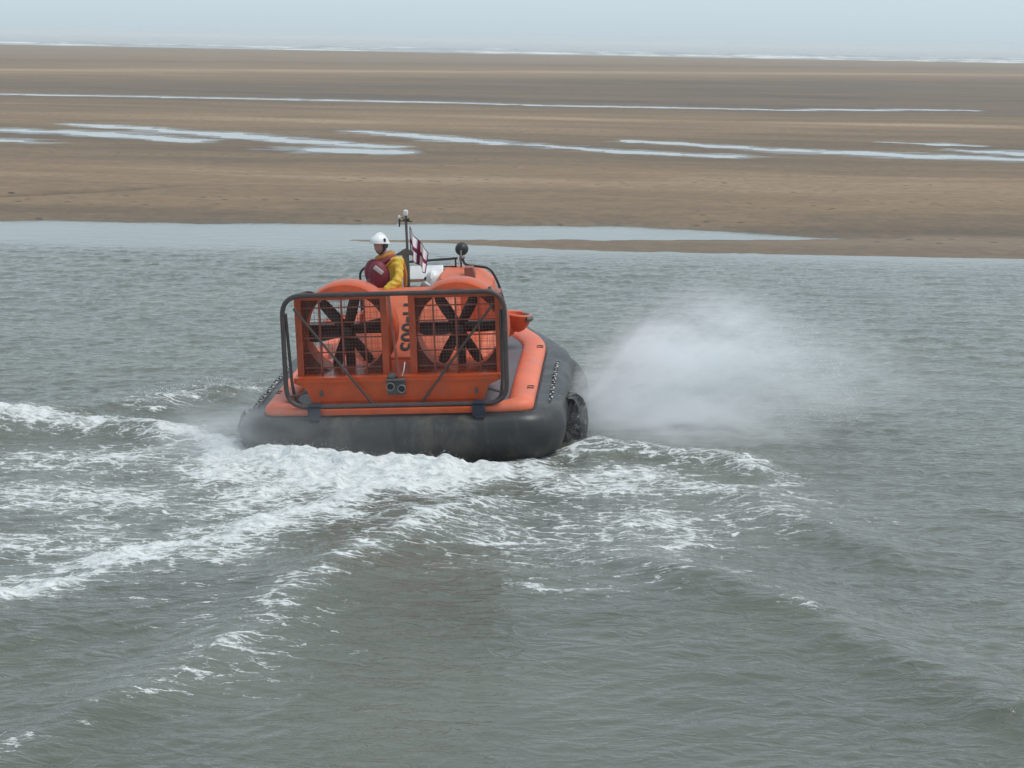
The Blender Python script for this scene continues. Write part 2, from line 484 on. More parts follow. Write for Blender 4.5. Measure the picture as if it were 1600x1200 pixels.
# churned foam
foam = np.zeros_like(X)
wx = X + 0.9 * (fbm(X * 0.8, Y * 0.8, 51) - 0.5); wy = Y + 0.9 * (fbm(X * 0.8, Y * 0.8, 52) - 0.5)
for k, (pts, w, f) in STROKES.items():
    thin = w < 0.4
    d, s, t = pdist(X * 0.6 + wx * 0.4 if thin else wx, Y * 0.6 + wy * 0.4 if thin else wy, pts)
    v = f * np.exp(-(d / w) ** 2 * 0.9)
    foam = np.where(v > foam, v + 0.12 * foam, foam + 0.12 * v)
foam *= 0.45 + 1.1 * fbm(X * 1.3, Y * 1.3, 53)
lump = np.abs(fbm(X * 2.6, Y * 2.6, 61, 5) - 0.5) * 2
lump2 = np.abs(fbm(X * 6.5, Y * 6.5, 65, 4) - 0.5) * 2
churn = sstep(0.35, 1.0, foam)
Z += churn * (0.20 * (0.55 - lump) + 0.06 * (0.5 - lump2)) * edge
dm, _, tm = pdist(wx, Y + 0.25 * (fbm(X * 3, Y * 3, 67) - 0.5), STROKES['stern_mound'][0])
Z += 0.15 * np.exp(-(dm / 0.34) ** 2) * (0.35 + 1.2 * fbm(X * 2.4, Y * 2.4, 68)) * sstep(0, 0.1, tm) * (1 - sstep(0.88, 1, tm))
dc, _, tc_ = pdist(wx, wy, STROKES['corner_r'][0])
Z += 0.16 * np.exp(-(dc / 0.35) ** 2) * fbm(X * 2.6, Y * 2.6, 69)
# the cushion presses the water down a little under the craft
cx, cy = X + 1.3, Y - 27.6
Z -= 0.10 * (1 - sstep(0.75, 1.1, np.maximum(np.abs(cx) / 2.2, np.abs(cy) / 3.6)))
# far whitecaps on the chop
foam = np.clip(foam, 0, 1.3)
W_FOAM, W_Z, W_X, W_Y = foam, Z, X, Y
water_m = water_material('river_water')
grid_obj('river_water', X + DX, Y + DY, Z, {'foam': foam, 'calm': calm}, water_m)
far_m = water_material('outer_water', foam=False, bump=0.6)
for q in ([(-400, -400), (400, -400), (400, 10.5), (-400, 10.5)], [(-400, 10.5), (-24, 10.5), (-24, 62), (-400, 62)], [(24, 10.5), (400, 10.5), (400, 62), (24, 62)]):
    o = obj('outer_water', ([(x, y, 0) for x, y in q], [(0, 1, 2, 3)]), far_m); o['kind'] = 'structure'

# ------------------------------------------------------------------ sand flats with tidal pools
def sand_material():
    m, nt, b = new_mat('wet_sand')
    pos = nd(nt, 'ShaderNodeNewGeometry').outputs['Position']
    ta = nd(nt, 'ShaderNodeAttribute', attribute_name='tone').outputs['Fac']
    wa = nd(nt, 'ShaderNodeAttribute', attribute_name='wet').outputs['Fac']
    mp = nd(nt, 'ShaderNodeMapping'); mp.inputs['Scale'].default_value = (0.25, 1.0, 1)
    nt.links.new(pos, mp.inputs['Vector'])
    n1 = noise(nt, mp.outputs[0], 0.22, 8, 0.68, 0.5)
    n2 = noise(nt, pos, 2.2, 6, 0.7)
    t = mth(nt, 'ADD', ta, mapr(nt, n1, 0.25, 0.75, -0.17, 0.17))
    t = mth(nt, 'ADD', t, mapr(nt, n2, 0.3, 0.7, -0.10, 0.10))
    cr = nd(nt, 'ShaderNodeValToRGB')
    e = cr.color_ramp.elements
    e[0].position = 0.0; e[0].color = (0.088, 0.078, 0.072, 1)
    e[1].position = 1.0; e[1].color = (0.40, 0.30, 0.205, 1)
    k = e.new(0.35); k.color = (0.172, 0.126, 0.086, 1)
    k = e.new(0.6); k.color = (0.245, 0.172, 0.111, 1)
    nt.links.new(t, cr.inputs['Fac'])
    dots = nd(nt, 'ShaderNodeTexVoronoi', Scale=0.8, voronoi_dimensions='2D')
    nt.links.new(pos, dots.inputs['Vector'])
    dsp = mth(nt, 'MULTIPLY', mapr(nt, dots.outputs['Distance'], 0.05, 0.12, 1, 0), mapr(nt, n1, 0.5, 0.62))
    col = mixc(nt, dsp, cr.outputs[0], (0.05, 0.042, 0.036))
    nt.links.new(col, b.inputs['Base Color'])
    nt.links.new(mapr(nt, wa, 0, 1, 0.85, 0.24), b.inputs['Roughness'])
    nt.links.new(mapr(nt, wa, 0, 1, 0.12, 0.5), b.inputs['Specular IOR Level'])
    bp = nd(nt, 'ShaderNodeBump', Strength=0.6, Distance=1.0)
    rip = noise(nt, mp.outputs[0], 2.6, 4, 0.6, 0.6)
    nt.links.new(mth(nt, 'MULTIPLY', mth(nt, 'ADD', rip, n2), 0.075), bp.inputs['Height'])
    nt.links.new(bp.outputs[0], b.inputs['Normal'])
    return m

BANK = [(-60, 55.0), (-22.26, 55.36), (-14.93, 55.6), (-7.62, 56.43), (-3.12, 56.9), (3.76, 57.61), (7.01, 55.87), (9.82, 54.91), (14.53, 54.67), (21.63, 54.17), (60, 52.5)]
SPIT_F = [(-4.56, 51.65), (-1.79, 51.47), (-0.07, 50.79), (3.3, 50.26), (8.33, 50.17), (13.34, 50.08), (19.93, 49.81), (60, 48.5)]
SPIT_B = [(-4.57, 51.8), (-1.83, 52.3), (3.5, 53.3), (9.01, 54.3), (10.96, 55.11), (12.5, 60), (60, 80)]
POOLS = [
    ([(-33, 103.2), (-27.4, 102.5), (-22.0, 101.1), (-15.6, 94.6)], 3.2),
    ([(-30, 93.0), (-24.6, 92.1), (-21.9, 90.8)], 3.6),
    ([(-25.6, 110.8), (-21.2, 107.1), (-16.2, 102.5), (-11.1, 96.7), (-6.3, 92.6)], 3.0),
    ([(-9.7, 90.0), (-6.0, 88.6)], 3.6),
    ([(-8.8, 108.0), (-5.0, 103.8), (-2.2, 99.1), (1.7, 96.3), (5.3, 92.0), (10.0, 90.5)], 3.3),
    ([(6.2, 102.5), (9.0, 99.8), (12.6, 96.9), (18.5, 93.9), (24.1, 91.6), (29.2, 88.5)], 3.4),
    ([(21.0, 106.0), (24.2, 104.1)], 2.8),
    ([(22.7, 99.4), (25.5, 97.6), (30.8, 94.0)], 3.6),
    ([(-60, 159.4), (-42.8, 160.4), (-32.4, 161.4), (-21.7, 160.8), (-5.7, 160.0), (4.8, 156.4), (10.0, 157.6), (23.0, 156.6)], 3.6),
    ([(31.0, 163.0), (37.5, 163.8)], 4.0),
    ([(24.0, 159.6), (31.0, 160.6)], 3.6),
]
POOL_Z = 0.24
rows = [47.0]
while rows[-1] < 850:
    y = rows[-1]
    rows.append(y + (0.22 if y < 60 else 0.34 if y < 115 else 0.7 if y < 175 else 0.014 * y - 1.2))
sy = np.array(rows)[:, None]
u = np.linspace(-1, 1, 400)[None, :]
SX = u * (17 + 0.44 * sy) * (1 + 5 * np.clip((np.abs(u) - 0.8) / 0.2, 0, 1) ** 2); SY = np.broadcast_to(sy, SX.shape).copy()
nx = fbm(SX * 0.22, SY * 0.35, 81)
db = SY - np.interp(SX, *zip(*BANK)) + 1.3 * (fbm(SX * 0.45, SY * 0.2, 82) - 0.5)
zb = np.where(db > 0, 0.06 * sstep(0, 0.35, db) + 0.30 * (1 - np.exp(-np.maximum(db, 0) / 5.0)), 0.08 * db)
ds = np.minimum(SY - np.interp(SX, *zip(*SPIT_F)), np.interp(SX, *zip(*SPIT_B)) - SY) + 0.7 * (fbm(SX * 0.8, SY * 0.4, 83) - 0.5) * sstep(-4.6, 2, SX) - np.where(SX < -4.56, 3, 0)
zs = np.where(ds > 0, 0.09 * sstep(0, 1.6, ds) + 0.012, 0.08 * ds)
SZ = np.maximum(np.clip(zb, -0.5, 1), np.clip(zs, -0.5, 1))
inl = sstep(3, 12, db)
SZ += inl * (0.16 * (fbm(SX * 0.035, SY * 0.10, 84) - 0.45) + 0.05 * (nx - 0.5))
SZ = np.where(inl > 0.5, np.maximum(SZ, POOL_Z + 0.03), SZ)
SZ += 0.25 * sstep(180, 250, SY) * (1 - sstep(300, 420, SY)) * np.exp(-((fbm(SX * 0.01, SY * 0.01, 90) - 0.5) / 0.3) ** 2)
wet = 0.35 * (1 - sstep(0, 1.2, np.maximum(db, 0)))
poolness = np.zeros_like(SX)
for pts, w in POOLS:
    d, s, t = pdist(SX, SY, pts)
    d = d + w * 0.95 * (fbm(SX * 0.8, SY * 0.8, 85, 6) - 0.5) + w * 0.3 * (fbm(SX * 0.15, SY * 0.3, 86) - 0.5)
    wl = w * (0.45 + 1.1 * fbm(SX * 0.09, SY * 0.12, 87, 3)) * (0.62 + 0.38 * np.sin(math.pi * np.clip(t, 0.02, 0.98)))
    k2 = 1 - sstep(w * 1.0, w * 4.5, d)
    SZ = SZ * (1 - k2) + np.minimum(SZ, POOL_Z + 0.018) * k2
    k = 1 - sstep(wl * 0.08, wl * 0.46, d)
    SZ = SZ * (1 - k) + (POOL_Z - 0.06) * k
    poolness = np.maximum(poolness, 1 - sstep(wl * 0.25, wl * 1.2, d))
sea_edge = 780 + 30 * (fbm(SX * 0.01, SY * 0.0 + 3, 88) - 0.5)
SZ -= 1.2 * sstep(-60, 40, SY - sea_edge)
wet = np.maximum(wet, 1.1 * poolness)
ang = np.clip((SX / SY + 0.27) / 0.53, 0, 1.1)
De = SY * (1 - 0.36 * ang * sstep(175, 240, SY))
tone = np.interp(De, [47, 50, 56, 60, 66, 75, 84, 92, 104, 112, 124, 138, 148, 156, 176, 192, 212, 232, 248, 262, 300, 330, 360, 480, 600, 780],
                 [.34, .36, .30, .48, .52, .55, .38, .34, .40, .46, .50, 0.46, .38, .28, .25, .30, .48, .58, .86, .55, .48, .34, .48, .5, .42, .38])
tone += 0.34 * (fbm(SX * 0.022 + 0.2, SY * 0.10, 91) - 0.5) * (1 - sstep(150, 400, SY))
# pale dry bars between the pools
for (px, py, lx, ly, v) in ((-13, 118, 9, 2.6, .22), (2, 128, 8, 3.0, .32), (22, 127, 9, 1.8, .34), (28, 129, 6, 1.6, .3), (44, 124, 14, 3.0, .34), (17, 122, 8, 1.6, .22)):
    tone += v * np.exp(-((SX - px) / lx) ** 2 - ((SY - py + 0.1 * (SX - px)) / ly) ** 2)
tone -= 0.18 * poolness
dr, _, tr = pdist(SX, SY + 0.8 * (fbm(SX * 0.5, SY * 0.5, 93) - 0.5), [(-30, 60.2), (-16.38, 61.06), (-13.78, 63.13), (-11.17, 66.42), (-7.67, 70.83)])
gul = np.exp(-(dr / 0.36) ** 2) * (1 - sstep(0.4, 1, tr))
SZ -= 0.22 * gul
tone -= 0.5 * gul
wet = np.maximum(wet, np.exp(-((De - 166) / 16) ** 2) * 0.2)
sand_m = sand_material()
grid_obj('sand_beach', SX, SY, SZ, {'tone': tone, 'wet': wet}, sand_m)

pool_m = water_material('pool_water', body=(0.2, 0.19, 0.17), foam=False, bump=0.02, rough=0.04)
for pts, w in POOLS:
    P = [Vector((x, y, 0)) for x, y in pts]
    V, Fc = [], []
    for i, p in enumerate(P):
        t = (P[min(i + 1, len(P) - 1)] - P[max(i - 1, 0)]).normalized(); n = Vector((-t.y, t.x, 0))
        ext = t * (-w * 0.9 if i == 0 else w * 0.9 if i == len(P) - 1 else 0)
        for sgn in (-1, 1): V.append((*(p + ext + n * sgn * w * 1.0).xy, POOL_Z + 0.001 * (len(bpy.data.objects) % 7)))
        if i: Fc.append((2 * i - 2, 2 * i - 1, 2 * i + 1, 2 * i))
    o = obj('tidal_pool', (V, Fc), pool_m); o['kind'] = 'structure'

# ------------------------------------------------------------------ open sea with breakers
yy = np.concatenate([np.arange(735, 1180, 2.2), np.geomspace(1180, 6600, 30)])[:, None]
uu = np.linspace(-1, 1, 520)[None, :]
EX = uu * (420 + 0 * yy + np.maximum(yy - 1180, 0) * 0.6) * (1 + 5 * np.clip((np.abs(uu) - 0.75) / 0.25, 0, 1) ** 2); EY = np.broadcast_to(yy, EX.shape).copy()
EZ = np.full(EX.shape, -0.15); EF = np.zeros_like(EX)
for k, y0 in enumerate((800, 826, 858, 895, 940, 985, 1040, 1100)):
    line = y0 + 16 * (fbm(EX * 0.012, EX * 0 + k * 5.3, 101 + k) - 0.5) + 6 * (fbm(EX * 0.06, EX * 0 + k, 120 + k) - 0.5)
    d = EY - line
    seg = sstep(0.48, 0.64, fbm(EX * 0.022, EX * 0 + k * 9.7, 131 + k))
    h = (0.2 + 0.6 * seg) * (0.6 if k == 0 else 1.0)
    EZ += h * np.exp(-(d / np.where(d > 0, 5.5, 2.6)) ** 2)
    EF = np.maximum(EF, (0.03 + 0.97 * seg) * np.exp(-((d + 1.5) / (4.5 if k < 3 else 3.0)) ** 2) * (1.0 if k < 4 else 0.8))
EF *= 0.15 + 0.95 * fbm(EX * 0.10, EY * 0.15, 150)
sea_m = water_material('sea_water', body=(0.17, 0.19, 0.20), bump=0.4, rough=0.2)
grid_obj('sea', EX, EY, EZ, {'foam': np.clip(EF * 1.05, 0, 1.2), 'calm': np.zeros_like(EX)}, sea_m)

# ------------------------------------------------------------------ hovercraft
HC = thing('hovercraft', 'orange rescue hovercraft with two caged fans and a dark grey skirt crossing the river', 'hovercraft',
           (-1.47, 24.5, 0.02), (0, 0, 0))
HC.rotation_mode = 'XYZ'
HC.matrix_world = (Matrix.Translation((-1.47, 24.5, 0.02)) @ Matrix.Rotation(R(-3.2), 4, 'Z') @ Matrix.Rotation(R(2.2), 4, 'X') @ Matrix.Rotation(R(-2.9), 4, 'Y'))

# hull outline at deck level, anticlockwise from the middle of the stern
HW, BOWY = 1.78, 6.9
half = [(0, 0.10), (0.7, 0.10), (1.2, 0.10), (HW, 0.12), (HW, 2.4), (HW, 4.45), (1.12, 6.45), (0.55, BOWY), (0, BOWY)]
corner = [0, .3, .3, .22, .4, .5, .5, .3, 0]
right_side = smooth_path([(x, y, 0) for x, y in half], corner, 6)
outline = right_side + [Vector((-p.x, p.y, 0)) for p in reversed(right_side[1:-1])]

def resample(P, step):
    P = P + [P[0]]; out = []; acc = 0; need = 0
    for a, b in zip(P, P[1:]):
        L = (b - a).length
        while need <= acc + L:
            out.append(a.lerp(b, (need - acc) / L if L else 0)); need += step
        acc += L
    return out
outline = resample(outline, 0.09)
NP_ = len(outline)

def normals(P):
    N = []
    for i in range(len(P)):
        t = (P[(i + 1) % len(P)] - P[i - 1]).normalized(); N.append(Vector((t.y, -t.x, 0)))
    for _ in range(3):
        N = [(N[i - 1] + N[i] + N[(i + 1) % len(N)]).normalized() for i in range(len(N))]
    return N
ON = normals(outline)

def sternness(p):   # 1 at the flat stern, 0 along the sides
    return float(np.clip((0.55 - p.y) / 0.4, 0, 1)) if abs(p.x) < 1.9 else 0.0

# inflated loop of the skirt: a closed section carried round the outline
side_prof = [(-0.05, 0.545), (0.05, 0.545), (0.14, 0.54), (0.24, 0.515), (0.33, 0.455), (0.385, 0.36), (0.40, 0.24), (0.385, 0.10), (0.33, -0.03), (0.22, -0.12), (0.08, -0.17), (-0.10, -0.18)]
stern_prof = [(-0.05, 0.545), (0.02, 0.543), (0.08, 0.525), (0.14, 0.49), (0.185, 0.43), (0.205, 0.34), (0.20, 0.22), (0.17, 0.10), (0.10, -0.01), (0.0, -0.10), (-0.10, -0.15), (-0.22, -0.17)]
rings = []
for i, p in enumerate(outline):
    s = sternness(p); s = s * s * (3 - 2 * s)
    ring = []
    for j, ((a, b), (c, d)) in enumerate(zip(side_prof, stern_prof)):
        o = a * (1 - s) + c * s; z = b * (1 - s) + d * s
        w = math.sin(math.pi * j / (len(side_prof) - 1))
        arc = i * 0.09
        o += w * (0.012 * math.sin(arc * 2.1 + 1) + 0.008 * math.sin(arc * 5.3 + j * 0.4) + 0.006 * math.sin(arc * 11.0 - j))
        ring.append(p + ON[i] * o + Vector((0, 0, z)))
    rings.append(ring)
obj('skirt_bag', loft(rings + [rings[0]], closed=False), M['skirt'], HC, angle=80)

tz = 0.585
tube_path = [p - ON[i] * 0.165 + Vector((0, 0, tz)) for i, p in enumerate(outline)]
rad = [0.175 - 0.115 * (sternness(p) if abs(p.x) < 1.42 else 0) for p in outline]
for _ in range(4): rad = [(rad[i - 1] + rad[i] + rad[(i + 1) % NP_]) / 3 for i in range(NP_)]
trings = []
for i, p in enumerate(outline):      # flattened inflated section
    rg_ = []
    for k in range(18):
        a = 2 * math.pi * k / 18
        rg_.append(p - ON[i] * (rad[i] - rad[i] * math.copysign(abs(math.cos(a)) ** 0.85, math.cos(a))) + Vector((0, 0, tz + (0.035 + rad[i] * 0.45) * math.copysign(abs(math.sin(a)) ** 0.9, math.sin(a)))))
    trings.append(rg_)
gt = obj('gunwale_tube', loft(trings + [trings[0]], caps=False), M['tube'], HC, angle=80)
obj('rubbing_strip', tube([p + ON[i] * 0.012 + Vector((0, 0, 0.535)) for i, p in enumerate(outline)], 0.022, 6, closed=True), M['black'], HC)
deck_pts = [p - ON[i] * 0.2 for i, p in enumerate(outline)]
obj('deck', prism([(p.x, p.y) for p in deck_pts[::2]], (0.52, 0.61), 'Z'), M['deck'], HC, angle=30)
obj('hull_bottom', prism([(p.x, p.y) for p in deck_pts[::4]], (0.05, 0.515), 'Z'), M['black'], HC, angle=30)

# double dash marks on the tube
mk = None
for sx in (1, -1):
    for y in (1.0, 1.12, 3.80, 3.92):
        rg = []
        for k in range(6):
            a = R(40 + 7 * k); e = 0.004
            cxx, czz = HW - 0.175 + (0.175 + e) * math.cos(a) ** 0.85, tz + (0.114 + e) * math.sin(a) ** 0.9
            yy_ = y - 0.028 * k
            rg.append([(sx * cxx, yy_ - 0.012, czz - 0.006), (sx * cxx, yy_ + 0.012, czz - 0.006), (sx * (cxx + 0.003), yy_ + 0.012, czz + 0.004), (sx * (cxx + 0.003), yy_ - 0.012, czz + 0.004)])
        obj('tube_mark', loft(rg), M['mark'], gt)

# lacing along the skirt shoulder
def shoulder(y, sx): return Vector((sx * (HW + 0.20), y, 0.545))
for sx in (1, -1):
    ysl = np.linspace(0.75, 3.3, 60)
    obj('lacing_rope', tube([shoulder(y, sx) + Vector((0.014 * math.sin(y * 22) * sx, 0, 0.010)) for y in ysl], 0.013, 6), M['offwhite'], HC)
    tg = None
    for k in range(17):
        y = 0.8 + k * 0.15
        if tg is None:
            tg = obj('lacing_toggle', box((0, 0, 0), (0.032, 0.06, 0.018), bev=0.006), M['black'], HC, loc=shoulder(y, sx) + Vector((0, 0, 0.022)), rot=(0, 0, 0.25))
        else:
            copy_part(tg, HC, shoulder(y, sx) + Vector((0.01 * random.uniform(-1, 1), 0, 0.022)), (0, 0, random.uniform(-0.5, 0.5)))

# hanging fingers under the loop, along both sides and round the bow
def finger():
    prof = [(0.32, 0.30), (0.43, 0.405), (0.54, 0.40), (0.61, 0.32), (0.655, 0.18), (0.665, 0.02), (0.63, -0.18), (0.55, -0.34), (0.40, -0.42)]
    rings = []
    for k in range(11):
        t = -1 + 2 * k / 10
        bul = math.sqrt(max(0, 1 - (t * 0.97) ** 2))
        rings.append([(o - (1 - bul) * 0.10 * min(1, j / 3) + 0.012 * math.sin(t * 9 + j * 1.7), t * 0.20, z + 0.012 * math.sin(j * 2 + t * 6)) for j, (o, z) in enumerate(prof)])
    return loft(rings, closed=False)
fg = None
i0 = [i for i, p in enumerate(outline) if p.y > 1.72]
run = i0[0]
acc_i = list(range(i0[0], i0[-1], 4))
for i in acc_i:
    p = outline[i] - ON[i] * 0.02; a = math.atan2(ON[i].y, ON[i].x)
    low = 0.17 * min(1, max(0, (p.y - 1.7) / 0.6)) + (0.10 if p.x < 0 else 0)
    loc = (p.x, p.y, random.uniform(-0.012, 0.012) - low); rot = (0, 0, a)
    if fg is None: fg = obj('skirt_finger', finger(), M['skirt'], HC, angle=80, loc=loc, rot=rot)
    else: copy_part(fg, HC, loc, rot, (0.97, 1, random.uniform(0.97, 1.03)))

# the gathered end panel that closes the row of fingers, pleated like a fan
for sx in (1, -1):
    rg_ = []
    arc_ = [(0.385, 0.30), (0.45, 0.41), (0.55, 0.415), (0.615, 0.34), (0.66, 0.20), (0.672, 0.03), (0.64, -0.17), (0.56, -0.34), (0.40, -0.43)]
    PA = [Vector((a_, 0, b_)) for a_, b_ in arc_]; fine = []
    for a_, b_ in zip(PA, PA[1:]): fine += [a_.lerp(b_, q / 6) for q in range(6)]
    fine.append(PA[-1]); anchor = Vector((0.33, 0, -0.02))
    for q in np.linspace(0, 1, 7):
        rr_ = []
        for k, pnt in enumerate(fine):
            pt = anchor.lerp(pnt, q)
            fold = 0.035 * math.sin(k * 0.95 + 1.3 * math.sin(k * 0.37)) * q ** 0.7 * (1 - 0.35 * q)
            rr_.append((sx * (HW + pt.x), 1.62 + fold - 0.10 * math.sin(q * math.pi) + 0.05 * q, pt.z - (0.12 if sx < 0 else 0)))
        rg_.append(rr_)
    obj('skirt_end_panel', loft(rg_, closed=False), M['skirt'], HC, angle=80)

# stern box under the fans
sb = [(-1.36, 1.02), (-1.36, 0.955), (-1.21, 0.885), (-1.08, 0.57), (1.08, 0.57), (1.21, 0.885), (1.36, 0.955), (1.36, 1.02)]
stern = obj('stern_box', [prism(sb, (0.26, 1.5)), box((0, 0.248, 0.72), (2.10, 0.024, 0.03)), box((0, 0.25, 0.972), (2.66, 0.024, 0.035))], M['orange'], HC, angle=30)
for x, z in ((1.04, 0.80), (-1.0, 0.80)):
    obj('socket_plate', [lathe([(0.0, 0.245), (0.028, 0.245), (0.028, 0.262)], 12), box((0.0, 0.248, 0.03), (0.026, 0.03, 0.05))], M['dgrey'], stern, loc=(x, 0, z))
for x in (-1.07, 1.08):
    obj('mooring_strap', [box((x, -0.012, 0.60), (0.17, 0.022, 0.15), ('X', -0.2), 0.008), box((x, 0.08, 0.70), (0.15, 0.20, 0.02), None, 0.006), box((x + 0.01, -0.035, 0.47), (0.11, 0.02, 0.14), ('X', 0.15), 0.006)], M['strap'], HC)
obj('stern_edge', [box((0, 0.075, 0.60), (2.04, 0.05, 0.085), None, 0.012)], M['orange'], HC)

# two ducted fans with square outlets
CZ, SQX, SQZ = 1.52, 0.595, 0.555
def duct(cx, blades):
    d = bpy.data.objects.new('fan_duct', None)
    me_parts = []
    # circular shroud with a rounded bell mouth
    prof = [(0.545, 0.72), (0.545, 1.12), (0.56, 1.22), (0.58, 1.275), (0.61, 1.29), (0.645, 1.26), (0.665, 1.18), (0.668, 1.0), (0.662, 0.80), (0.645, 0.765), (0.56, 0.735)]
    me_parts.append(shift(lathe(prof, 56), (cx, 0, CZ)))
    # plate with a round hole joining the square outlet to the shroud
    n = 56; inner, outer = [], []
    for k in range(n):
        a = 2 * math.pi * k / n; c, s = math.cos(a), math.sin(a)
        m = max(abs(c) / (SQX - 0.02), abs(s) / (SQZ - 0.02))
        inner.append((cx + 0.545 * c, 0.72, CZ + 0.545 * s)); outer.append((cx + c / m, 0.70, CZ + s / m))
    root = obj('fan_duct', me_parts, M['orange'], HC, angle=35)
    obj('corner_plate', loft([inner, outer], caps=False), M['dark_red'], root)
    # square outlet walls
    w = 0.05
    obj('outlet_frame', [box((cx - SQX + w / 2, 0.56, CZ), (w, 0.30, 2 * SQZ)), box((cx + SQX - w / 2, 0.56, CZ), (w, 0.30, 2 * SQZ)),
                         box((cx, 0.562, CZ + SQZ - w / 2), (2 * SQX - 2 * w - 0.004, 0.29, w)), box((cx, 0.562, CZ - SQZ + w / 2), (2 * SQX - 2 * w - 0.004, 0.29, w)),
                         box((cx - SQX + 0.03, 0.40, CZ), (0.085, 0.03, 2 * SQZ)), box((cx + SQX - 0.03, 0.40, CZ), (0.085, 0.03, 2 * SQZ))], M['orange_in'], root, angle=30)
    vb = hb = None
    for k in (-1, 0, 1):
        loc = (cx + k * SQX * 0.5 + 0.01, 0.425, CZ)
        if vb is None: vb = obj('upright_vane', box((0, 0, 0), (0.02, 0.05, 2 * SQZ - 0.10), None, 0.004), M['bar'], root, loc=loc)
        else: copy_part(vb, root, loc)
    for k in (-2, -1, 0, 1, 2):
        loc = (cx, 0.455, CZ + k * SQZ * 0.36 + 0.0)
        if hb is None: hb = obj('guard_bar', box((0, 0, 0), (2 * SQX - 0.10, 0.014, 0.016), None, 0.003), M['bar'], root, loc=loc)
        else: copy_part(hb, root, loc)
    wires = []
    for k in range(-12, 13): wires.append(box((cx + k * 0.044, 0.395, CZ), (0.0024, 0.0024, 2 * SQZ - 0.1)))
    for k in range(-11, 12): wires.append(box((cx, 0.391, CZ + k * 0.044), (2 * SQX - 0.1, 0.0024, 0.0024)))
    wm_ = obj('wire_mesh', wires, M['bar'], root, smooth=False); wm_['kind'] = 'stuff'
    # fan: hub, six broad blades, the gearbox beam behind
    obj('fan_hub', [shift(lathe([(0.0, 0.80), (0.07, 0.81), (0.115, 0.86), (0.12, 1.02), (0.0, 1.03)], 20), (cx, 0, CZ))], M['blade'], root)
    rg = []
    for t in np.linspace(0, 1, 8):
        r = 0.09 + 0.44 * t; ch = 0.155 - 0.035 * abs(t - 0.45) - (0.05 if t > 0.95 else 0); tw = R(52 - 26 * t)
        ring = []
        for a in np.linspace(0, 2 * math.pi, 11)[:-1]:
            x, y = math.cos(a) * ch / 2, math.sin(a) * 0.014
            ring.append((x * math.cos(tw * 0.55) - y * math.sin(tw * 0.55), x * math.sin(tw * 0.55) + y * math.cos(tw * 0.55), r))
        rg.append(ring)
    bl = None
    for ang in blades:
        rot = (0, R(90 - ang), 0); loc = (cx, 0.93, CZ)
        if bl is None: bl = obj('fan_blade', loft(rg), M['blade'], root, loc=loc, rot=rot)
        else: copy_part(bl, root, loc, rot)
    obj('drive_beam', [box((cx, 1.08, CZ), (1.08, 0.10, 0.13), None, 0.015), box((cx, 1.08, CZ - 0.3), (0.12, 0.1, 0.5), None, 0.015)], M['black'], root)
    # fine wire guard over the intake
    wires = []
    for k in range(-6, 7):
        q = math.sqrt(max(0, 0.6 ** 2 - (k * 0.085) ** 2))
        wires += [box((cx + k * 0.085, 1.33, CZ), (0.004, 0.004, 2 * q)), box((cx, 1.336, CZ + k * 0.085), (2 * q, 0.004, 0.004))]
    wg = obj('wire_guard', wires, M['bar'], root, smooth=False); wg['kind'] = 'stuff'
    return root
duct(-0.715, (12, 75, 130, 190, 250, 305))
duct(0.785, (2, 62, 122, 182, 241, 300))

# tube frame round the stern
fp = smooth_path([(-1.44, 0.10, 0.672), (-1.44, 0.16, 2.135), (1.45, 0.16, 2.135), (1.45, 0.10, 0.672)], 0.27, 8, closed=True)
fr = obj('guard_frame', tube(fp, 0.032, 12, closed=True), M['frame'], HC)
for sx in (-1, 1):
    obj('frame_leg', tube(smooth_path([(sx * 1.40, 0.17, 1.9), (sx * 1.385, 0.26, 0.95), (sx * 1.36, 0.30, 0.72), (sx * 1.20, 0.28, 0.60)], 0.06), 0.022, 8), M['frame'], fr)
    obj('diagonal_brace', tube([(sx * 1.30, 0.20, 1.96), (sx * 0.32, 0.17, 0.68)], 0.017, 8), M['brace'], fr)
    obj('side_stay', tube([(sx * 1.41, 0.13, 0.80), (sx * 1.12, 0.32, 0.84)], 0.016, 8), M['frame'], fr)
    obj('top_stay', tube(smooth_path([(sx * 1.30, 0.16, 2.13), (sx * 1.22, 0.95, 2.06), (sx * 1.1, 1.2, 1.95)], 0.1), 0.018, 8), M['frame'], fr)
obj('centre_strut', tube([(-0.05, 0.17, 2.13), (0.035, 0.24, 0.98)], 0.019, 8), M['bar'], fr)

# stern lamps on a bracket between the outlets
lb = obj('lamp_bracket', [box((-0.01, 0.22, 0.985), (0.26, 0.08, 0.03), None, 0.008), box((-0.01, 0.245, 0.87), (0.24, 0.02, 0.17), None, 0.006), box((-0.06, 0.24, 1.035), (0.10, 0.08, 0.07), None, 0.02)], M['dgrey'], HC)
for x, z in ((-0.075, 0.905), (0.07, 0.875)):
    obj('stern_lamp', [shift(lathe([(0.0, 0.28), (0.035, 0.275), (0.052, 0.24), (0.055, 0.19), (0.048, 0.188), (0.040, 0.22), (0.030, 0.235), (0.0, 0.235)], 18), (x, -0.045, z))], M['steel'], lb)
    obj('lamp_lens', [shift(lathe([(0.0, 0.212), (0.038, 0.216), (0.036, 0.224)], 16), (x, -0.045, z))], M['black'], lb)
obj('lamp_cable', tube(smooth_path([(0.06, 0.28, 1.0), (0.10, 0.24, 1.10), (0.11, 0.30, 1.2)], 0.04), 0.007, 6), M['white'], lb)

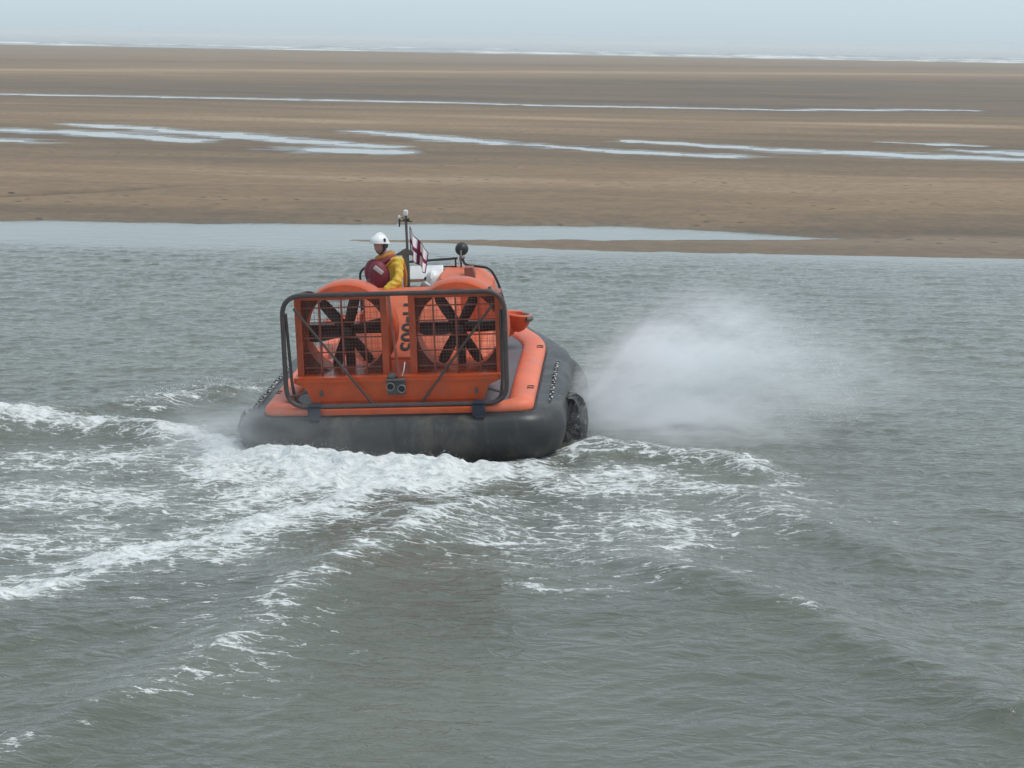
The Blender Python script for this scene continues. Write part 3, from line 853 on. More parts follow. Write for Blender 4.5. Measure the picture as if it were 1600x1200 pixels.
# engine cover that slopes down to the stern, with the craft's number on it
def ring_x(w, y, z0, z1, r=0.08):
    pts = [(-w, z0), (-w, z1 - r), (-w + r * .3, z1 - r * .3), (-w + r, z1), (w - r, z1), (w - r * .3, z1 - r * .3), (w, z1 - r), (w, z0)]
    return [(a, y, b) for a, b in pts]
cover = obj('engine_cover', loft([ring_x(0.60, 1.32, 0.60, 0.98), ring_x(0.62, 1.34, 0.60, 1.06), ring_x(0.66, 2.2, 0.60, 1.76), ring_x(0.66, 2.7, 0.60, 1.80), ring_x(0.62, 2.85, 0.60, 1.72)]), M['lit_orange'], HC, angle=30)
for z_, y_, w_ in ((1.0, 1.30, 0.5),):
    obj('intake_louvre', [box((0, 1.31, 0.80), (0.9, 0.03, 0.22), None, 0.01)], M['dgrey'], cover)
# lettering, reading from the top of the slope downwards
cu = bpy.data.curves.new('number', 'FONT'); cu.body = 'H-005'; cu.size = 0.34; cu.extrude = 0.003; cu.offset = 0.006
cu.align_x = 'CENTER'; cu.align_y = 'CENTER'; cu.space_character = 1.05
to = bpy.data.objects.new('number_tmp', cu); COL.objects.link(to)
dg = bpy.context.evaluated_depsgraph_get()
tm_ = bpy.data.meshes.new_from_object(to.evaluated_get(dg))
bpy.data.objects.remove(to)
tm_.materials.clear(); tm_.materials.append(M['mark'])
sl = math.atan2(1.76 - 1.06, 2.2 - 1.34)
# text x axis -> down the slope (towards the stern), text y axis -> +x of the craft
tx = Vector((0, -math.cos(sl), -math.sin(sl))); tyv = Vector((1, 0, 0)); tn = tx.cross(tyv)
rotm = Matrix((tx, tyv, tn)).transposed().to_4x4()
num = bpy.data.objects.new('number_lettering', tm_); COL.objects.link(num); num.parent = cover
num.matrix_local = Matrix.Translation(Vector((0.012, 1.755, 1.06 + 0.415 * 0.814 + 0.004)) + tn * 0.004) @ rotm
num.scale = (0.98, 0.92, 1)

# cabin: low body, cockpit coaming, roof pod to starboard
def ring_cab(y, wl, wt, z1, z0=0.60, r=0.07):
    return [(-wl, y, z0), (-wt - 0.0, y, z1 - r), (-wt + r, y, z1), (wt - r, y, z1), (wt, y, z1 - r), (wl, y, z0)]
cab = obj('cabin_body', loft([ring_cab(1.55, 1.14, 1.04, 0.98), ring_cab(2.0, 1.18, 1.09, 1.16), ring_cab(4.4, 1.18, 1.09, 1.215), ring_cab(5.1, 1.12, 0.95, 1.08), ring_cab(5.7, 0.8, 0.6, 0.8)]), M['lit_orange'], HC, angle=30)
pod = obj('cabin_roof', loft([[(0.30, 2.86, 1.16), (0.30, 2.86, 1.80), (0.36, 2.86, 1.88), (0.84, 2.86, 1.86), (1.05, 2.86, 1.70), (1.16, 2.86, 1.16)],
                              [(0.30, 3.1, 1.16), (0.30, 3.1, 1.86), (0.36, 3.1, 1.92), (0.86, 3.1, 1.90), (1.08, 3.1, 1.74), (1.18, 3.1, 1.16)],
                              [(0.30, 4.1, 1.16), (0.30, 4.1, 1.84), (0.36, 4.1, 1.89), (0.84, 4.1, 1.87), (1.04, 4.1, 1.70), (1.14, 4.1, 1.16)],
                              [(0.32, 4.5, 1.16), (0.32, 4.5, 1.50), (0.38, 4.5, 1.55), (0.80, 4.5, 1.54), (0.96, 4.5, 1.42), (1.08, 4.5, 1.16)]]), M['lit_orange'], HC, angle=30)
obj('roof_vent', [prism([(0.70, 1.88), (0.86, 1.86), (0.82, 2.02), (0.70, 2.02)], (2.95, 3.15))], M['bar'], pod)
obj('coaming', [box((-0.78, 3.6, 1.30), (0.05, 1.9, 0.28), None, 0.015), box((-0.25, 4.56, 1.30), (1.04, 0.05, 0.30), None, 0.015), box((-0.25, 2.89, 1.28), (1.0, 0.05, 0.26), None, 0.015)], M['orange'], cab)
ws = obj('windscreen_frame', tube(smooth_path([(-0.75, 4.62, 1.42), (-0.70, 4.75, 1.72), (0.24, 4.75, 1.72), (0.27, 4.62, 1.42)], 0.08), 0.018, 8), M['frame'], cab)
obj('crew_seat', [box((-0.5, 3.77, 1.38), (0.42, 0.12, 0.5), ('X', -0.1), 0.04), box((-0.5, 3.95, 1.2), (0.42, 0.4, 0.1), None, 0.03)], M['dgrey'], cab)
obj('kit_pouch', [box((0.0, 3.02, 1.66), (0.24, 0.2, 0.2), ('Y', 0.2), 0.06)], M['dgrey'], cab)
obj('kit_pouch', [box((0.14, 2.97, 1.76), (0.16, 0.12, 0.13), ('Y', 0.6), 0.04)], M['steel'], cab)

# bow thruster nozzle on the starboard deck
th = obj('thruster_nozzle', [shift(lathe([(0.05, -0.17), (0.11, -0.13), (0.165, -0.05), (0.185, 0.05), (0.19, 0.09), (0.175, 0.10), (0.15, 0.04), (0.10, -0.04), (0.0, -0.06)], 28, axis='Z'), (1.37, 4.15, 1.02), Matrix.Rotation(R(8), 3, 'Y')),
                             loft([[(1.05, 4.02, 0.98), (1.05, 4.28, 0.98), (1.05, 4.28, 0.66), (1.05, 4.02, 0.66)], [(1.36, 4.06, 0.97), (1.36, 4.24, 0.97), (1.31, 4.24, 0.84), (1.31, 4.06, 0.84)]])], M['orange'], HC)
obj('nozzle_rim', [tube([Vector((1.37 + 0.185 * math.cos(a), 4.15 + 0.185 * math.sin(a), 1.115 - 0.14 * 0.185 * math.cos(a))) for a in np.linspace(R(70), R(360), 26)], 0.02, 8)], M['tube'], th)
obj('nozzle_fender', [tube([Vector((1.37 + 0.19 * math.cos(a), 4.15 + 0.19 * math.sin(a), 1.075 - 0.14 * 0.19 * math.cos(a))) for a in np.linspace(R(-50), R(62), 12)], 0.045, 10)], M['dgrey'], th)
c2 = copy_part(th, HC, scale=(-1, 1, 1))
for ch in list(th.children): copy_part(ch, c2)

# rails, mast, searchlight
obj('roll_bar', tube(smooth_path([(-0.90, 3.6, 1.15), (-0.90, 3.6, 1.93), (-0.70, 3.62, 2.0), (0.52, 3.9, 2.02)], 0.10), 0.018, 8), M['black'], HC)
obj('hand_rail', tube(smooth_path([(0.60, 3.9, 2.0), (0.64, 3.75, 1.94), (1.02, 3.6, 1.91), (1.13, 3.6, 1.70), (1.27, 3.5, 1.18)], 0.09), 0.019, 8), M['black'], HC)
obj('rail_post', [tube([(0.49, 3.9, 1.72), (0.49, 3.9, 2.0)], 0.013, 8), tube([(0.57, 3.9, 1.72), (0.57, 3.9, 2.05)], 0.013, 8), tube([(0.31, 3.9, 1.90), (0.49, 3.9, 1.90)], 0.011, 6)], M['black'], HC)
sl_ = obj('searchlight', [shift(lathe([(0.0, -0.075), (0.045, -0.07), (0.085, -0.03), (0.098, 0.03), (0.098, 0.07), (0.085, 0.075), (0.0, 0.06)], 24), (0.585, 3.9, 2.15))], M['black'], HC)
obj('light_bracket', [tube(smooth_path([(0.575, 3.9, 2.0), (0.58, 3.80, 2.04), (0.585, 3.81, 2.15)], 0.03), 0.014, 8), box((0.57, 3.9, 2.02), (0.05, 0.05, 0.08), None, 0.01), box((0.62, 3.88, 2.03), (0.03, 0.03, 0.03), None, 0.005)], M['steel'], sl_)
mx, my = -0.135, 3.2
mast = obj('mast', [tube([(mx, my, 1.3), (mx, my, 2.76)], 0.019, 10), box((mx - 0.03, my - 0.01, 1.80), (0.085, 0.05, 0.95), None, 0.01),
                    prism([(mx - 0.20, 2.19), (mx - 0.02, 2.29), (mx + 0.09, 2.23), (mx + 0.09, 2.19)], (my - 0.04, my + 0.02))], M['dgrey'], HC)
obj('mast_light', [shift(lathe([(0.0, -0.045), (0.030, -0.04), (0.038, 0.0), (0.034, 0.03), (0.0, 0.045)], 16, axis='Z'), (mx, my, 2.805))], M['white'], mast)
obj('mast_arm', [tube([(mx - 0.11, my, 2.69), (mx + 0.09, my, 2.675)], 0.009, 6), tube([(mx - 0.10, my, 2.60), (mx - 0.09, my, 2.72)], 0.011, 6), tube([(mx + 0.05, my - 0.01, 2.70), (mx, my, 2.70)], 0.022, 8), tube([(mx - 0.05, my, 2.74), (mx - 0.02, my, 2.68)], 0.008, 6)], M['black'], mast)
obj('side_light', [shift(lathe([(0.0, -0.02), (0.016, -0.018), (0.018, 0.01), (0.0, 0.025)], 10, axis='Z'), (mx - 0.095, my, 2.745))], M['white'], mast)
obj('side_light', [shift(lathe([(0.0, -0.02), (0.014, -0.015), (0.0, 0.02)], 8, axis='Z'), (mx - 0.125, my - 0.01, 2.64))], M['white'], mast)
obj('roof_locker', [box((0.075, 3.66, 1.84), (0.49, 0.26, 0.07), ('X', 0.75), 0.012)], M['white'], HC, label='white box-shaped locker on the cockpit edge')

# ------------------------------------------------------------------ flag on the mast
def flag_material():
    m, nt, b = new_mat('flag_cloth')
    uv = nd(nt, 'ShaderNodeUVMap').outputs[0]
    sp = nd(nt, 'ShaderNodeSeparateXYZ'); nt.links.new(uv, sp.inputs[0])
    u_, v_ = sp.outputs[0], sp.outputs[1]
    def band(x, c, w):
        return mth(nt, 'LESS_THAN', mth(nt, 'ABSOLUTE', mth(nt, 'SUBTRACT', x, c)), w)
    cross = mth(nt, 'MAXIMUM', band(u_, 0.5, 0.05), band(v_, 0.5, 0.085))
    bord = mth(nt, 'MAXIMUM', mth(nt, 'GREATER_THAN', mth(nt, 'ABSOLUTE', mth(nt, 'SUBTRACT', u_, 0.5)), 0.468), mth(nt, 'GREATER_THAN', mth(nt, 'ABSOLUTE', mth(nt, 'SUBTRACT', v_, 0.5)), 0.455))
    c = mixc(nt, cross, (0.90, 0.87, 0.89), (0.20, 0.02, 0.07))
    c = mixc(nt, bord, c, (0.10, 0.04, 0.11))
    nt.links.new(c, b.inputs['Base Color']); b.inputs['Roughness'].default_value = 0.8
    b.inputs['Specular IOR Level'].default_value = 0.1
    return m
nu, nv = 30, 20
V, Fc, UV = [], [], []
for layer in (0, 1):
    for j in range(nv + 1):
        for i in range(nu + 1):
            a, bq = i / nu, j / nv
            x = 0.022 + 0.33 * a * (0.72 + 0.16 * bq) ; z = 0.40 * bq - 0.40 * a ** 0.9 + 0.10 * a * (1 - bq)
            y = 0.09 * math.sin(a * 13 + bq * 2.2) * a ** 0.6 + 0.02 * math.sin(a * 27 - bq * 4) * a
            V.append((x + 0.018 * math.sin(a * 11 + 1), y + layer * 0.004, z)); UV.append((a, bq))
    o = layer * (nu + 1) * (nv + 1)
    for j in range(nv):
        for i in range(nu):
            k = o + j * (nu + 1) + i; Fc.append((k, k + 1, k + nu + 2, k + nu + 1))
flag_w = HC.matrix_world @ Vector((mx, my, 2.21))
me = bpy.data.meshes.new('flag'); me.from_pydata(V, [], Fc)
ul = me.uv_layers.new(name='UVMap')
for l in me.loops: ul.data[l.index].uv = UV[l.vertex_index]
me.polygons.foreach_set('use_smooth', [True] * len(me.polygons))
me.materials.append(flag_material())
flag = bpy.data.objects.new('flag', me); COL.objects.link(flag)
flag.location = flag_w; flag.rotation_euler = (0, R(-2), 0)
flag['label'] = 'small white flag with a dark red cross drooping from the mast'; flag['category'] = 'flag'

# ------------------------------------------------------------------ people
def skin_body(name, joints, links, root, mats, paint):
    """one continuous body: joints name -> (pos, radius)"""
    me = bpy.data.meshes.new(name)
    names = list(joints); ix = {n: i for i, n in enumerate(names)}
    me.from_pydata([joints[n][0] for n in names], [(ix[a], ix[b]) for a, b in links], [])
    o = bpy.data.objects.new(name, me); COL.objects.link(o)
    o.modifiers.new('skin', 'SKIN'); sub = o.modifiers.new('sub', 'SUBSURF'); sub.levels = 3; sub.render_levels = 3
    for n in names:
        r = joints[n][1]; r = (r, r) if not isinstance(r, tuple) else r
        sv = me.skin_vertices[0].data[ix[n]]; sv.radius = r; sv.use_root = (n == root)
    dgx = bpy.context.evaluated_depsgraph_get()
    nm = bpy.data.meshes.new_from_object(o.evaluated_get(dgx))
    bpy.data.objects.remove(o)
    for m_ in mats: nm.materials.append(m_)
    nm.polygons.foreach_set('use_smooth', [True] * len(nm.polygons))
    for p in nm.polygons: p.material_index = paint(p.center)
    nv_ = len(nm.vertices); co_ = np.empty(nv_ * 3); no_ = np.empty(nv_ * 3)
    nm.vertices.foreach_get('co', co_); nm.vertices.foreach_get('normal', no_); co_ = co_.reshape(-1, 3); no_ = no_.reshape(-1, 3)
    f_ = fbm(co_[:, 0] * 9 + co_[:, 2] * 5 + 40, co_[:, 2] * 16 + co_[:, 1] * 8 + 40, 7) - 0.5
    co_ += no_ * (f_ * 0.065 * (co_[:, 2] < joints['neck0'][0][2]))[:, None]
    nm.vertices.foreach_set('co', co_.ravel()); nm.update()
    q = bpy.data.objects.new(name, nm); COL.objects.link(q)
    return q

def head_parts(face_dir, centre, s=1.0):
    """egg-shaped head with nose, brow, lips, chin and ears; looks along face_dir"""
    bm = bmesh.new(); bmesh.ops.create_uvsphere(bm, u_segments=28, v_segments=20, radius=1)
    for v in bm.verts:
        x, y, z = v.co
        w = 0.076 * (1 - 0.20 * max(0, -z) ** 1.5); dpt = 0.098; h = 0.122
        nx_, ny_, nz_ = x * w, y * dpt, z * h
        if y < -0.3:
            nose = math.exp(-((x / 0.16) ** 2) - (((z + 0.12) / 0.22) ** 2)); ny_ -= 0.024 * nose
            eye = math.exp(-(((abs(x) - 0.38) / 0.16) ** 2) - (((z - 0.10) / 0.11) ** 2)); ny_ += 0.014 * eye
            lip = math.exp(-((x / 0.3) ** 2) - (((z + 0.48) / 0.07) ** 2)); ny_ -= 0.006 * lip
            chin = math.exp(-((x / 0.3) ** 2) - (((z + 0.82) / 0.15) ** 2)); ny_ -= 0.012 * chin
        v.co = (nx_, ny_, nz_)
    bm.verts.index_update()
    V = [v.co.copy() for v in bm.verts]; Fc = [tuple(v.index for v in f.verts) for f in bm.faces]; bm.free()
    f = Vector(face_dir).normalized(); r = Vector((0, 0, 1)).cross(f).normalized() * -1
    up = r.cross(-f) * -1
    up = f.cross(r); up = up if up.z > 0 else -up
    m = Matrix((r, -f, up)).transposed()
    if m.determinant() < 0: m = Matrix((-r, -f, up)).transposed()
    return (V, Fc), m

def hand_parts(wrist, dirv, side):
    """palm and five unequal curled fingers"""
    d = Vector(dirv).normalized(); a = d.cross(Vector((0, 0, 1))).normalized() * side; nrm = a.cross(d).normalized()
    w = Vector(wrist); ps = [tube([w, w + d * 0.045, w + d * 0.09], [0.026, 0.036, 0.032], 10)]
    for k, L in enumerate((0.068, 0.078, 0.073, 0.056)):
        b0 = w + d * 0.085 + a * (k - 1.5) * 0.019
        ps.append(tube([b0, b0 + d * L * 0.45 - nrm * 0.006, b0 + d * L * 0.78 - nrm * 0.024, b0 + d * L * 0.92 - nrm * 0.042], [0.0098, 0.0092, 0.0085, 0.006], 8))
    t0 = w + d * 0.03 - a * 0.034
    ps.append(tube([t0, t0 + d * 0.03 - a * 0.018 - nrm * 0.008, t0 + d * 0.06 - a * 0.022 - nrm * 0.022], [0.013, 0.011, 0.008], 8))
    return ps

def add_to(o, parts, mi):
    """merge extra pieces of the same body into its mesh"""
    bm = bmesh.new(); bm.from_mesh(o.data)
    for V, Fc in parts:
        vs = [bm.verts.new(v) for v in V]
        for f in Fc:
            try: q = bm.faces.new([vs[i] for i in f])
            except ValueError: continue
            q.material_index = mi; q.smooth = True
    bm.to_mesh(o.data); bm.free()

def helmet_parts(m, c, s=1.0):
    """shell with a rounded rim, cut higher over the face"""
    V, Fc = [], []; n, k = 28, 9
    for i in range(k + 1):
        for j in range(n):
            a = 2 * math.pi * j / n
            frontness = max(0, -math.sin(a))
            low = 0.03 + 0.052 * frontness - 0.07 * max(0, math.sin(a))
            e = math.pi / 2 * (1 - i / k)
            z = low + (0.155 - low) * math.sin(e) if i else 0.155
            rr = math.cos(e) if i else 0.0
            V.append(Vector((0.112 * rr * math.cos(a), 0.134 * rr * math.sin(a) , z)))
    for i in range(k):
        for j in range(n):
            l = (j + 1) % n; Fc.append((i * n + j, i * n + l, (i + 1) * n + l, (i + 1) * n + j))
    rim = tube([V[k * n + j] for j in range(n)], 0.008, 6, closed=True)
    ridge = tube([(0, 0.125 * math.cos(t), 0.02 + 0.135 * math.sin(t)) for t in np.linspace(R(10), R(150), 12)], 0.014, 8)
    return [shift(p, c, m) for p in ((V, Fc), rim, ridge)]

# the crew member standing in the cockpit, turned to look back over the port quarter
PX, PY, PF = -0.44, 3.02, 0.80
J = {
    'pelvis': ((-0.36, 3.02, 1.66), (0.17, 0.13)), 'waist': ((-0.37, 3.02, 1.80), (0.165, 0.13)), 'chest': ((-0.39, 3.01, 2.00), (0.185, 0.14)),
    'neck0': ((-0.425, 2.99, 2.16), (0.085, 0.085)), 'neck': ((-0.455, 2.975, 2.235), (0.062, 0.062)), 'skull': ((-0.475, 2.955, 2.33), (0.06, 0.06)),
    'shl': ((-0.235, 2.885, 2.09), (0.088, 0.088)), 'ell': ((-0.225, 2.74, 1.84), (0.082, 0.082)), 'wrl': ((-0.44, 2.62, 1.73), (0.058, 0.058)),
    'shr': ((-0.54, 3.13, 2.07), (0.085, 0.085)), 'elr': ((-0.66, 3.24, 1.84), (0.07, 0.07)), 'wrr': ((-0.78, 3.16, 1.66), (0.05, 0.05)),
    'hil': ((-0.30, 2.95, 1.58), (0.11, 0.11)), 'knl': ((-0.34, 2.98, 1.22), (0.08, 0.08)), 'anl': ((-0.32, 3.02, 1.26 - 0.02 - 0.03), (0.05, 0.05)),
    'hir': ((-0.44, 3.10, 1.58), (0.11, 0.11)), 'knr': ((-0.50, 3.12, 1.40), (0.08, 0.08)), 'anr': ((-0.47, 3.16, 1.26), (0.055, 0.055)),
}
# feet stand on the cabin floor at z = 1.18, knees bent
J['knl'] = ((-0.38, 2.90, 1.40), (0.085, 0.085)); J['anl'] = ((-0.33, 2.99, 1.24), (0.055, 0.055))
J['tol'] = ((-0.45, 2.93, 1.215), (0.04, 0.035)); J['tor'] = ((-0.58, 3.12, 1.215), (0.04, 0.035))
LK = [('pelvis', 'waist'), ('waist', 'chest'), ('chest', 'neck0'), ('neck0', 'neck'), ('neck', 'skull'), ('chest', 'shl'), ('shl', 'ell'), ('ell', 'wrl'), ('chest', 'shr'), ('shr', 'elr'), ('elr', 'wrr'),
      ('pelvis', 'hil'), ('hil', 'knl'), ('knl', 'anl'), ('anl', 'tol'), ('pelvis', 'hir'), ('hir', 'knr'), ('knr', 'anr'), ('anr', 'tor')]
def paint1(c):
    if c.z > 2.225: return 1
    if c.z > 2.13 and (c.x + 0.43) ** 2 + (c.y - 2.99) ** 2 < 0.02: return 2
    return 0
person = skin_body('person', J, LK, 'pelvis', [M['yellow'], M['skin'], M['ochre'], M['darkcloth']], paint1)
hp, hm = head_parts((-0.58, -0.74, -0.26), None)
hm = hm * 1.09
hc = Vector((-0.488, 2.945, 2.352))
add_to(person, [shift(hp, hc, hm)], 1)
add_to(person, hand_parts(J['wrl'][0], (-0.8, -0.3, -0.5), 1) + hand_parts(J['wrr'][0], (-0.4, -0.3, -0.8), -1), 1)
person['label'] = 'crew member in a yellow coat, maroon lifejacket and white helmet, looking back from the cockpit'
person['category'] = 'person'
person.matrix_world = HC.matrix_world @ Matrix.Translation((0, 0, 0.03))
obj('helmet', helmet_parts(hm, hc + Vector((0, 0, 0.0))), M['white'], person, angle=60)
ex = hm @ Vector((1, 0, 0)); ey = hm @ Vector((0, 1, 0)); ez = hm @ Vector((0, 0, 1))
if ex.x < 0: ex = -ex
obj('headset', [shift(lathe([(0.0, 0.012), (0.035, 0.01), (0.04, -0.015), (0.0, -0.02)], 14, axis='X'), hc + ex * 0.098 - ez * 0.005, Matrix((ex, ey, ez)).transposed()),
                box(hc + ex * 0.105 + ez * 0.075, (0.03, 0.04, 0.05), None, 0.01),
                tube(smooth_path([hc + ex * 0.10, hc + ex * 0.085 - ez * 0.07 - ey * 0.03, hc + ex * 0.04 - ez * 0.085 - ey * 0.095], 0.03), 0.007, 6)], M['black'], person)
obj('chin_strap', [shift(tube([(sx_ * 0.088 * math.cos(a), -0.02 - 0.03 * math.sin(a), -0.11 * math.sin(a)) for a in np.linspace(0, R(90), 8)], 0.009, 6), hc, hm) for sx_ in (1, -1)], M['darkcloth'], person)
# balaclava / hood collar behind the neck
obj('collar', [tube([Vector((-0.44 + 0.105 * math.cos(a), 2.99 + 0.095 * math.sin(a), 2.185 + 0.035 * math.cos(a))) for a in np.linspace(0, 2 * math.pi, 20)[:-1]], 0.042, 8, closed=True)], M['ochre'], person)
# lifejacket: two bulging lobes over the chest, facing port and aft
def lobe(c, s, m):
    bm = bmesh.new(); bmesh.ops.create_uvsphere(bm, u_segments=18, v_segments=12, radius=1)
    V = [Vector(c) + m @ Vector((v.co.x * s[0], v.co.y * s[1], v.co.z * s[2])) for v in bm.verts]
    bm.verts.index_update(); Fc = [tuple(v.index for v in f.verts) for f in bm.faces]; bm.free(); return V, Fc
fd = Vector((-0.86, -0.5, 0)).normalized(); ac = Vector((-fd.y, fd.x, 0))
bm_ = Matrix((ac, fd, Vector((0, 0, 1)))).transposed() @ Matrix.Rotation(R(-10), 3, 'X')
ljc = Vector((-0.555, 2.93, 1.935))
lj = obj('lifejacket', [lobe(ljc + ac * 0.085 + Vector((0, 0, -0.01)), (0.14, 0.155, 0.22), bm_), lobe(ljc - ac * 0.085, (0.13, 0.15, 0.21), bm_), lobe(ljc + Vector((0, 0, -0.12)), (0.19, 0.165, 0.12), bm_),
                        tube(smooth_path([ljc + ac * 0.10 + Vector((0, 0, 0.15)), Vector((-0.36, 2.90, 2.165)), Vector((-0.30, 2.99, 2.17))], 0.05), 0.04, 8)], M['maroon'], person, angle=80)
obj('jacket_badge', [box(ljc + Vector((0.05, -0.20, 0.085)), (0.15, 0.06, 0.06), Matrix.Rotation(R(12), 3, 'Z') @ Matrix.Rotation(R(40), 3, 'Y'), 0.008)], M['offwhite'], lj)
obj('harness_strap', [tube(smooth_path([Vector((-0.42, 2.84, 2.05)), Vector((-0.33, 2.83, 2.13)), Vector((-0.27, 2.93, 2.18))], 0.03), 0.016, 6), tube([(-0.18, 3.0, 2.08), (-0.155, 2.99, 1.92), (-0.165, 3.0, 1.74)], 0.03, 8)], M['ochre'], person)

# second crew member, seated, only the helmet shows over the duct
J2 = {'pelvis': ((0.19, 3.40, 1.06), (0.16, 0.14)), 'waist': ((0.19, 3.39, 1.20), (0.15, 0.12)), 'chest': ((0.19, 3.37, 1.40), (0.17, 0.13)), 'neck0': ((0.19, 3.36, 1.56), (0.08, 0.08)), 'skull': ((0.19, 3.37, 1.70), (0.06, 0.06)),
      'shl': ((0.02, 3.36, 1.49), (0.085, 0.085)), 'ell': ((-0.03, 3.5, 1.27), (0.07, 0.07)), 'wrl': ((0.05, 3.72, 1.24), (0.05, 0.05)),
      'shr': ((0.25, 3.36, 1.49), (0.085, 0.085)), 'elr': ((0.25, 3.5, 1.27), (0.07, 0.07)), 'wrr': ((0.22, 3.72, 1.26), (0.05, 0.05)),
      'hil': ((0.11, 3.46, 1.04), (0.1, 0.1)), 'knl': ((0.08, 3.84, 1.08), (0.08, 0.08)), 'anl': ((0.08, 3.90, 0.86), (0.05, 0.05)),
      'hir': ((0.25, 3.46, 1.04), (0.1, 0.1)), 'knr': ((0.26, 3.84, 1.08), (0.08, 0.08)), 'anr': ((0.26, 3.90, 0.86), (0.05, 0.05))}
LK2 = [('pelvis', 'waist'), ('waist', 'chest'), ('chest', 'neck0'), ('neck0', 'skull'), ('chest', 'shl'), ('shl', 'ell'), ('ell', 'wrl'), ('chest', 'shr'), ('shr', 'elr'), ('elr', 'wrr'),
       ('pelvis', 'hil'), ('hil', 'knl'), ('knl', 'anl'), ('pelvis', 'hir'), ('hir', 'knr'), ('knr', 'anr')]
person2 = skin_body('person', J2, LK2, 'pelvis', [M['yellow'], M['skin'], M['darkcloth']], lambda c: 2 if c.z > 1.58 else 0)
hp2, hm2 = head_parts((0.2, 0.95, -0.05), None); hc2 = Vector((0.20, 3.38, 1.77))
add_to(person2, [shift(hp2, hc2, hm2)], 1)
add_to(person2, hand_parts(J2['wrl'][0], (0.2, 0.9, -0.1), 1) + hand_parts(J2['wrr'][0], (-0.1, 0.9, -0.1), -1), 1)
person2['label'] = 'crew member sitting low, only a white helmet showing above the right-hand fan'
person2['category'] = 'person'
person2.matrix_world = HC.matrix_world
obj('helmet', helmet_parts(hm2, hc2), M['white'], person2, angle=60)
obj('headset', [box(hc2 + Vector((-0.105, -0.03, 0.03)), (0.04, 0.06, 0.08), None, 0.015)], M['black'], person2)

# ------------------------------------------------------------------ spray: thrown drops and a volume of fine mist
def drops():
    base = [Vector(v) for v in ((1, 0, -0.7), (-1, 0, -0.7), (0, 1, 0.7), (0, -1, 0.7))]
    V, Fc = [], []
    rr = random.Random(9)
    def add(p, r):
        q = Matrix.Rotation(rr.random() * 6, 3, 'Z') @ Matrix.Rotation(rr.random() * 6, 3, 'X')
        o = len(V); V.extend([Vector(p) + (q @ b) * r for b in base])
        Fc.extend([(o, o + 2, o + 3), (o, o + 1, o + 2), (o + 1, o + 3, o + 2), (o, o + 3, o + 1)])
    def along(pts, n, hgt, spread, rmin=0.003, rmax=0.010):
        for _ in range(n):
            t = rr.random() * (len(pts) - 1); i = int(t); f = t - i
            x = pts[i][0] * (1 - f) + pts[i + 1][0] * f + rr.gauss(0, spread); y = pts[i][1] * (1 - f) + pts[i + 1][1] * f + rr.gauss(0, spread)
            j = np.argmin(np.abs(ys - y)); i2 = np.argmin(np.abs(xs - x))
            add((x, y, W_Z[j, i2] + abs(rr.gauss(0, hgt))), rr.uniform(rmin, rmax))
    along(STROKES['stern_mound'][0], 900, 0.03, 0.16, 0.0015, 0.005)
    along(STROKES['crest_left'][0][2:], 400, 0.03, 0.15, 0.0015, 0.005)
    along(STROKES['crest_right'][0], 500, 0.04, 0.18, 0.0015, 0.005)
    along(STROKES['crest_back'][0], 300, 0.06, 0.2)
    for _ in range(15000):          # fine drops thrown out with the mist
        t = rr.random() ** 1.6; a_ = rr.gauss(0.33, 0.2)
        L_ = 0.2 + 3.8 * t
        p = (1.05 + L_ * math.cos(a_), 26.6 + rr.gauss(0.25, 0.35) * (0.4 + t), 0.1 + abs(L_ * math.sin(a_) * (1 - 0.45 * t)) + 0.03)
        add(p, rr.uniform(0.002, 0.0065))
    along([(0.9, 25.4), (1.2, 26.4), (2.2, 26.9), (3.4, 26.8)], 1500, 0.35, 0.35, 0.002, 0.006)
    return V, Fc
dm_, dnt, db_ = new_mat('white_drops')
db_.inputs['Base Color'].default_value = (0.82, 0.84, 0.85, 1); db_.inputs['Roughness'].default_value = 0.3
me = bpy.data.meshes.new('spray_drops'); dv, df = drops(); me.from_pydata(dv, [], df); me.materials.append(dm_)
dro = bpy.data.objects.new('spray_drops', me); COL.objects.link(dro); dro['kind'] = 'stuff'

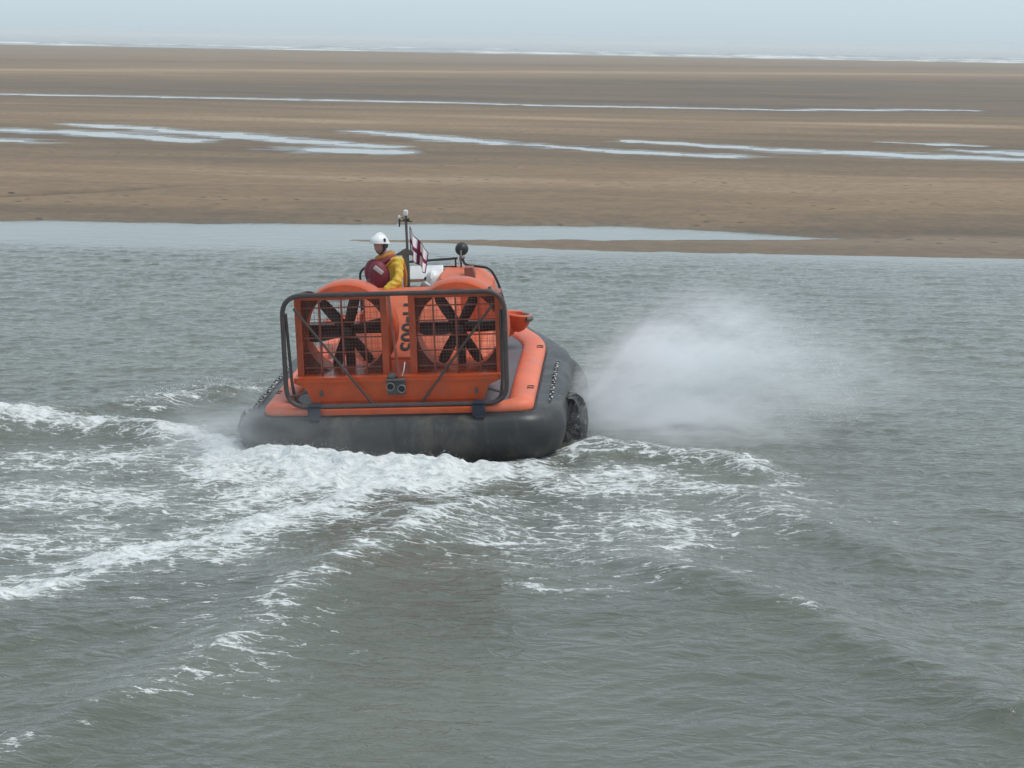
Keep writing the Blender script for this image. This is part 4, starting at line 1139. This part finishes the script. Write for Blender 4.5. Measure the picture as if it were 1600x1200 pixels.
def mist(name, lo, hi, blobs, dens, label_kind='stuff', ns=1.4, stretch=(0.7, 1, 1.6), tilt=25, aniso=0.2, origin=None):
    c = [(a + b) / 2 for a, b in zip(lo, hi)]
    o = obj(name, box(c, [b - a for a, b in zip(lo, hi)]), None, smooth=False)
    m = bpy.data.materials.new(name); m.use_nodes = True; nt = m.node_tree
    nt.nodes.clear()
    out = nt.nodes.new('ShaderNodeOutputMaterial'); pv = nt.nodes.new('ShaderNodeVolumePrincipled')
    nt.links.new(pv.outputs[0], out.inputs['Volume'])
    pv.inputs['Color'].default_value = (0.97, 0.985, 1, 1); pv.inputs['Anisotropy'].default_value = aniso
    pos = nd(nt, 'ShaderNodeNewGeometry').outputs['Position']
    total = None
    for (bc, bs, rot, amp) in blobs:
        mp = nd(nt, 'ShaderNodeMapping', vector_type='TEXTURE')
        mp.inputs['Location'].default_value = bc; mp.inputs['Rotation'].default_value = (0, R(rot), 0); mp.inputs['Scale'].default_value = bs
        nt.links.new(pos, mp.inputs['Vector'])
        ln = nd(nt, 'ShaderNodeVectorMath', operation='LENGTH'); nt.links.new(mp.outputs[0], ln.inputs[0])
        v = mapr(nt, ln.outputs['Value'], 0.0, 1.0, amp, 0.0)
        total = v if total is None else mth(nt, 'ADD', total, v)
    mp = nd(nt, 'ShaderNodeMapping'); mp.inputs['Rotation'].default_value = (0, R(tilt), 0); mp.inputs['Scale'].default_value = stretch
    nt.links.new(pos, mp.inputs['Vector'])
    n = noise(nt, mp.outputs[0], ns, 6, 0.68, 0.8)
    total = mth(nt, 'MULTIPLY', total, mapr(nt, n, 0.32, 0.68, 0.12, 1.9))
    if origin:
        sb_ = nd(nt, 'ShaderNodeVectorMath', operation='SUBTRACT'); nt.links.new(pos, sb_.inputs[0]); sb_.inputs[1].default_value = origin
        nm_ = nd(nt, 'ShaderNodeVectorMath', operation='NORMALIZE'); nt.links.new(sb_.outputs[0], nm_.inputs[0])
        stn = noise(nt, nm_.outputs[0], 7.0, 5, 0.7, 0.2)
        total = mth(nt, 'MULTIPLY', total, mapr(nt, stn, 0.34, 0.66, 0.3, 1.7))
    nt.links.new(mth(nt, 'MULTIPLY', total, dens), pv.inputs['Density'])
    o.data.materials.append(m); o['kind'] = label_kind
    return o
mist('spray_mist', (0.6, 24.7, -0.02), (7.6, 30.4, 2.7),
     [((1.9, 27.2, 0.55), (1.5, 1.6, 1.0), -24, 1.0), ((2.7, 27.5, 0.85), (1.9, 1.8, 1.35), -18, 0.6), ((3.6, 27.6, 0.65), (2.6, 1.9, 1.4), -4, 0.26), ((5.0, 27.7, 0.4), (2.6, 2.0, 1.0), 0, 0.10),
      ((1.3, 26.6, 0.3), (0.7, 1.3, 0.65), 0, 0.8), ((2.4, 26.0, 0.15), (2.3, 1.3, 0.6), 0, 0.75)], 1.6, aniso=0.0, ns=1.8, origin=(0.7, 26.8, -0.1))
mist('wake_mist', (-5.2, 22.9, -0.05), (0.9, 25.6, 1.5),
     [((-3.8, 24.6, 0.15), (1.2, 1.0, 0.75), 0, 1.0), ((-2.0, 23.95, 0.2), (2.2, 0.8, 0.9), 0, 0.15), ((-2.9, 24.2, 0.2), (1.3, 0.6, 0.7), 0, 0.4)], 0.75)

# ------------------------------------------------------------------ sea haze
hz = obj('haze', box((0, 2900, 2.4), (60000, 8200, 8.8)), None, smooth=False)
hmt = bpy.data.materials.new('haze'); hmt.use_nodes = True; hn = hmt.node_tree; hn.nodes.clear()
ho = hn.nodes.new('ShaderNodeOutputMaterial'); hv = hn.nodes.new('ShaderNodeVolumePrincipled')
hv.inputs['Density'].default_value = 0.00055; hv.inputs['Color'].default_value = (0.97, 0.99, 1, 1); hv.inputs['Anisotropy'].default_value = 0.0
hn.links.new(hv.outputs[0], ho.inputs['Volume'])
hz.data.materials.append(hmt); hz['kind'] = 'stuff'
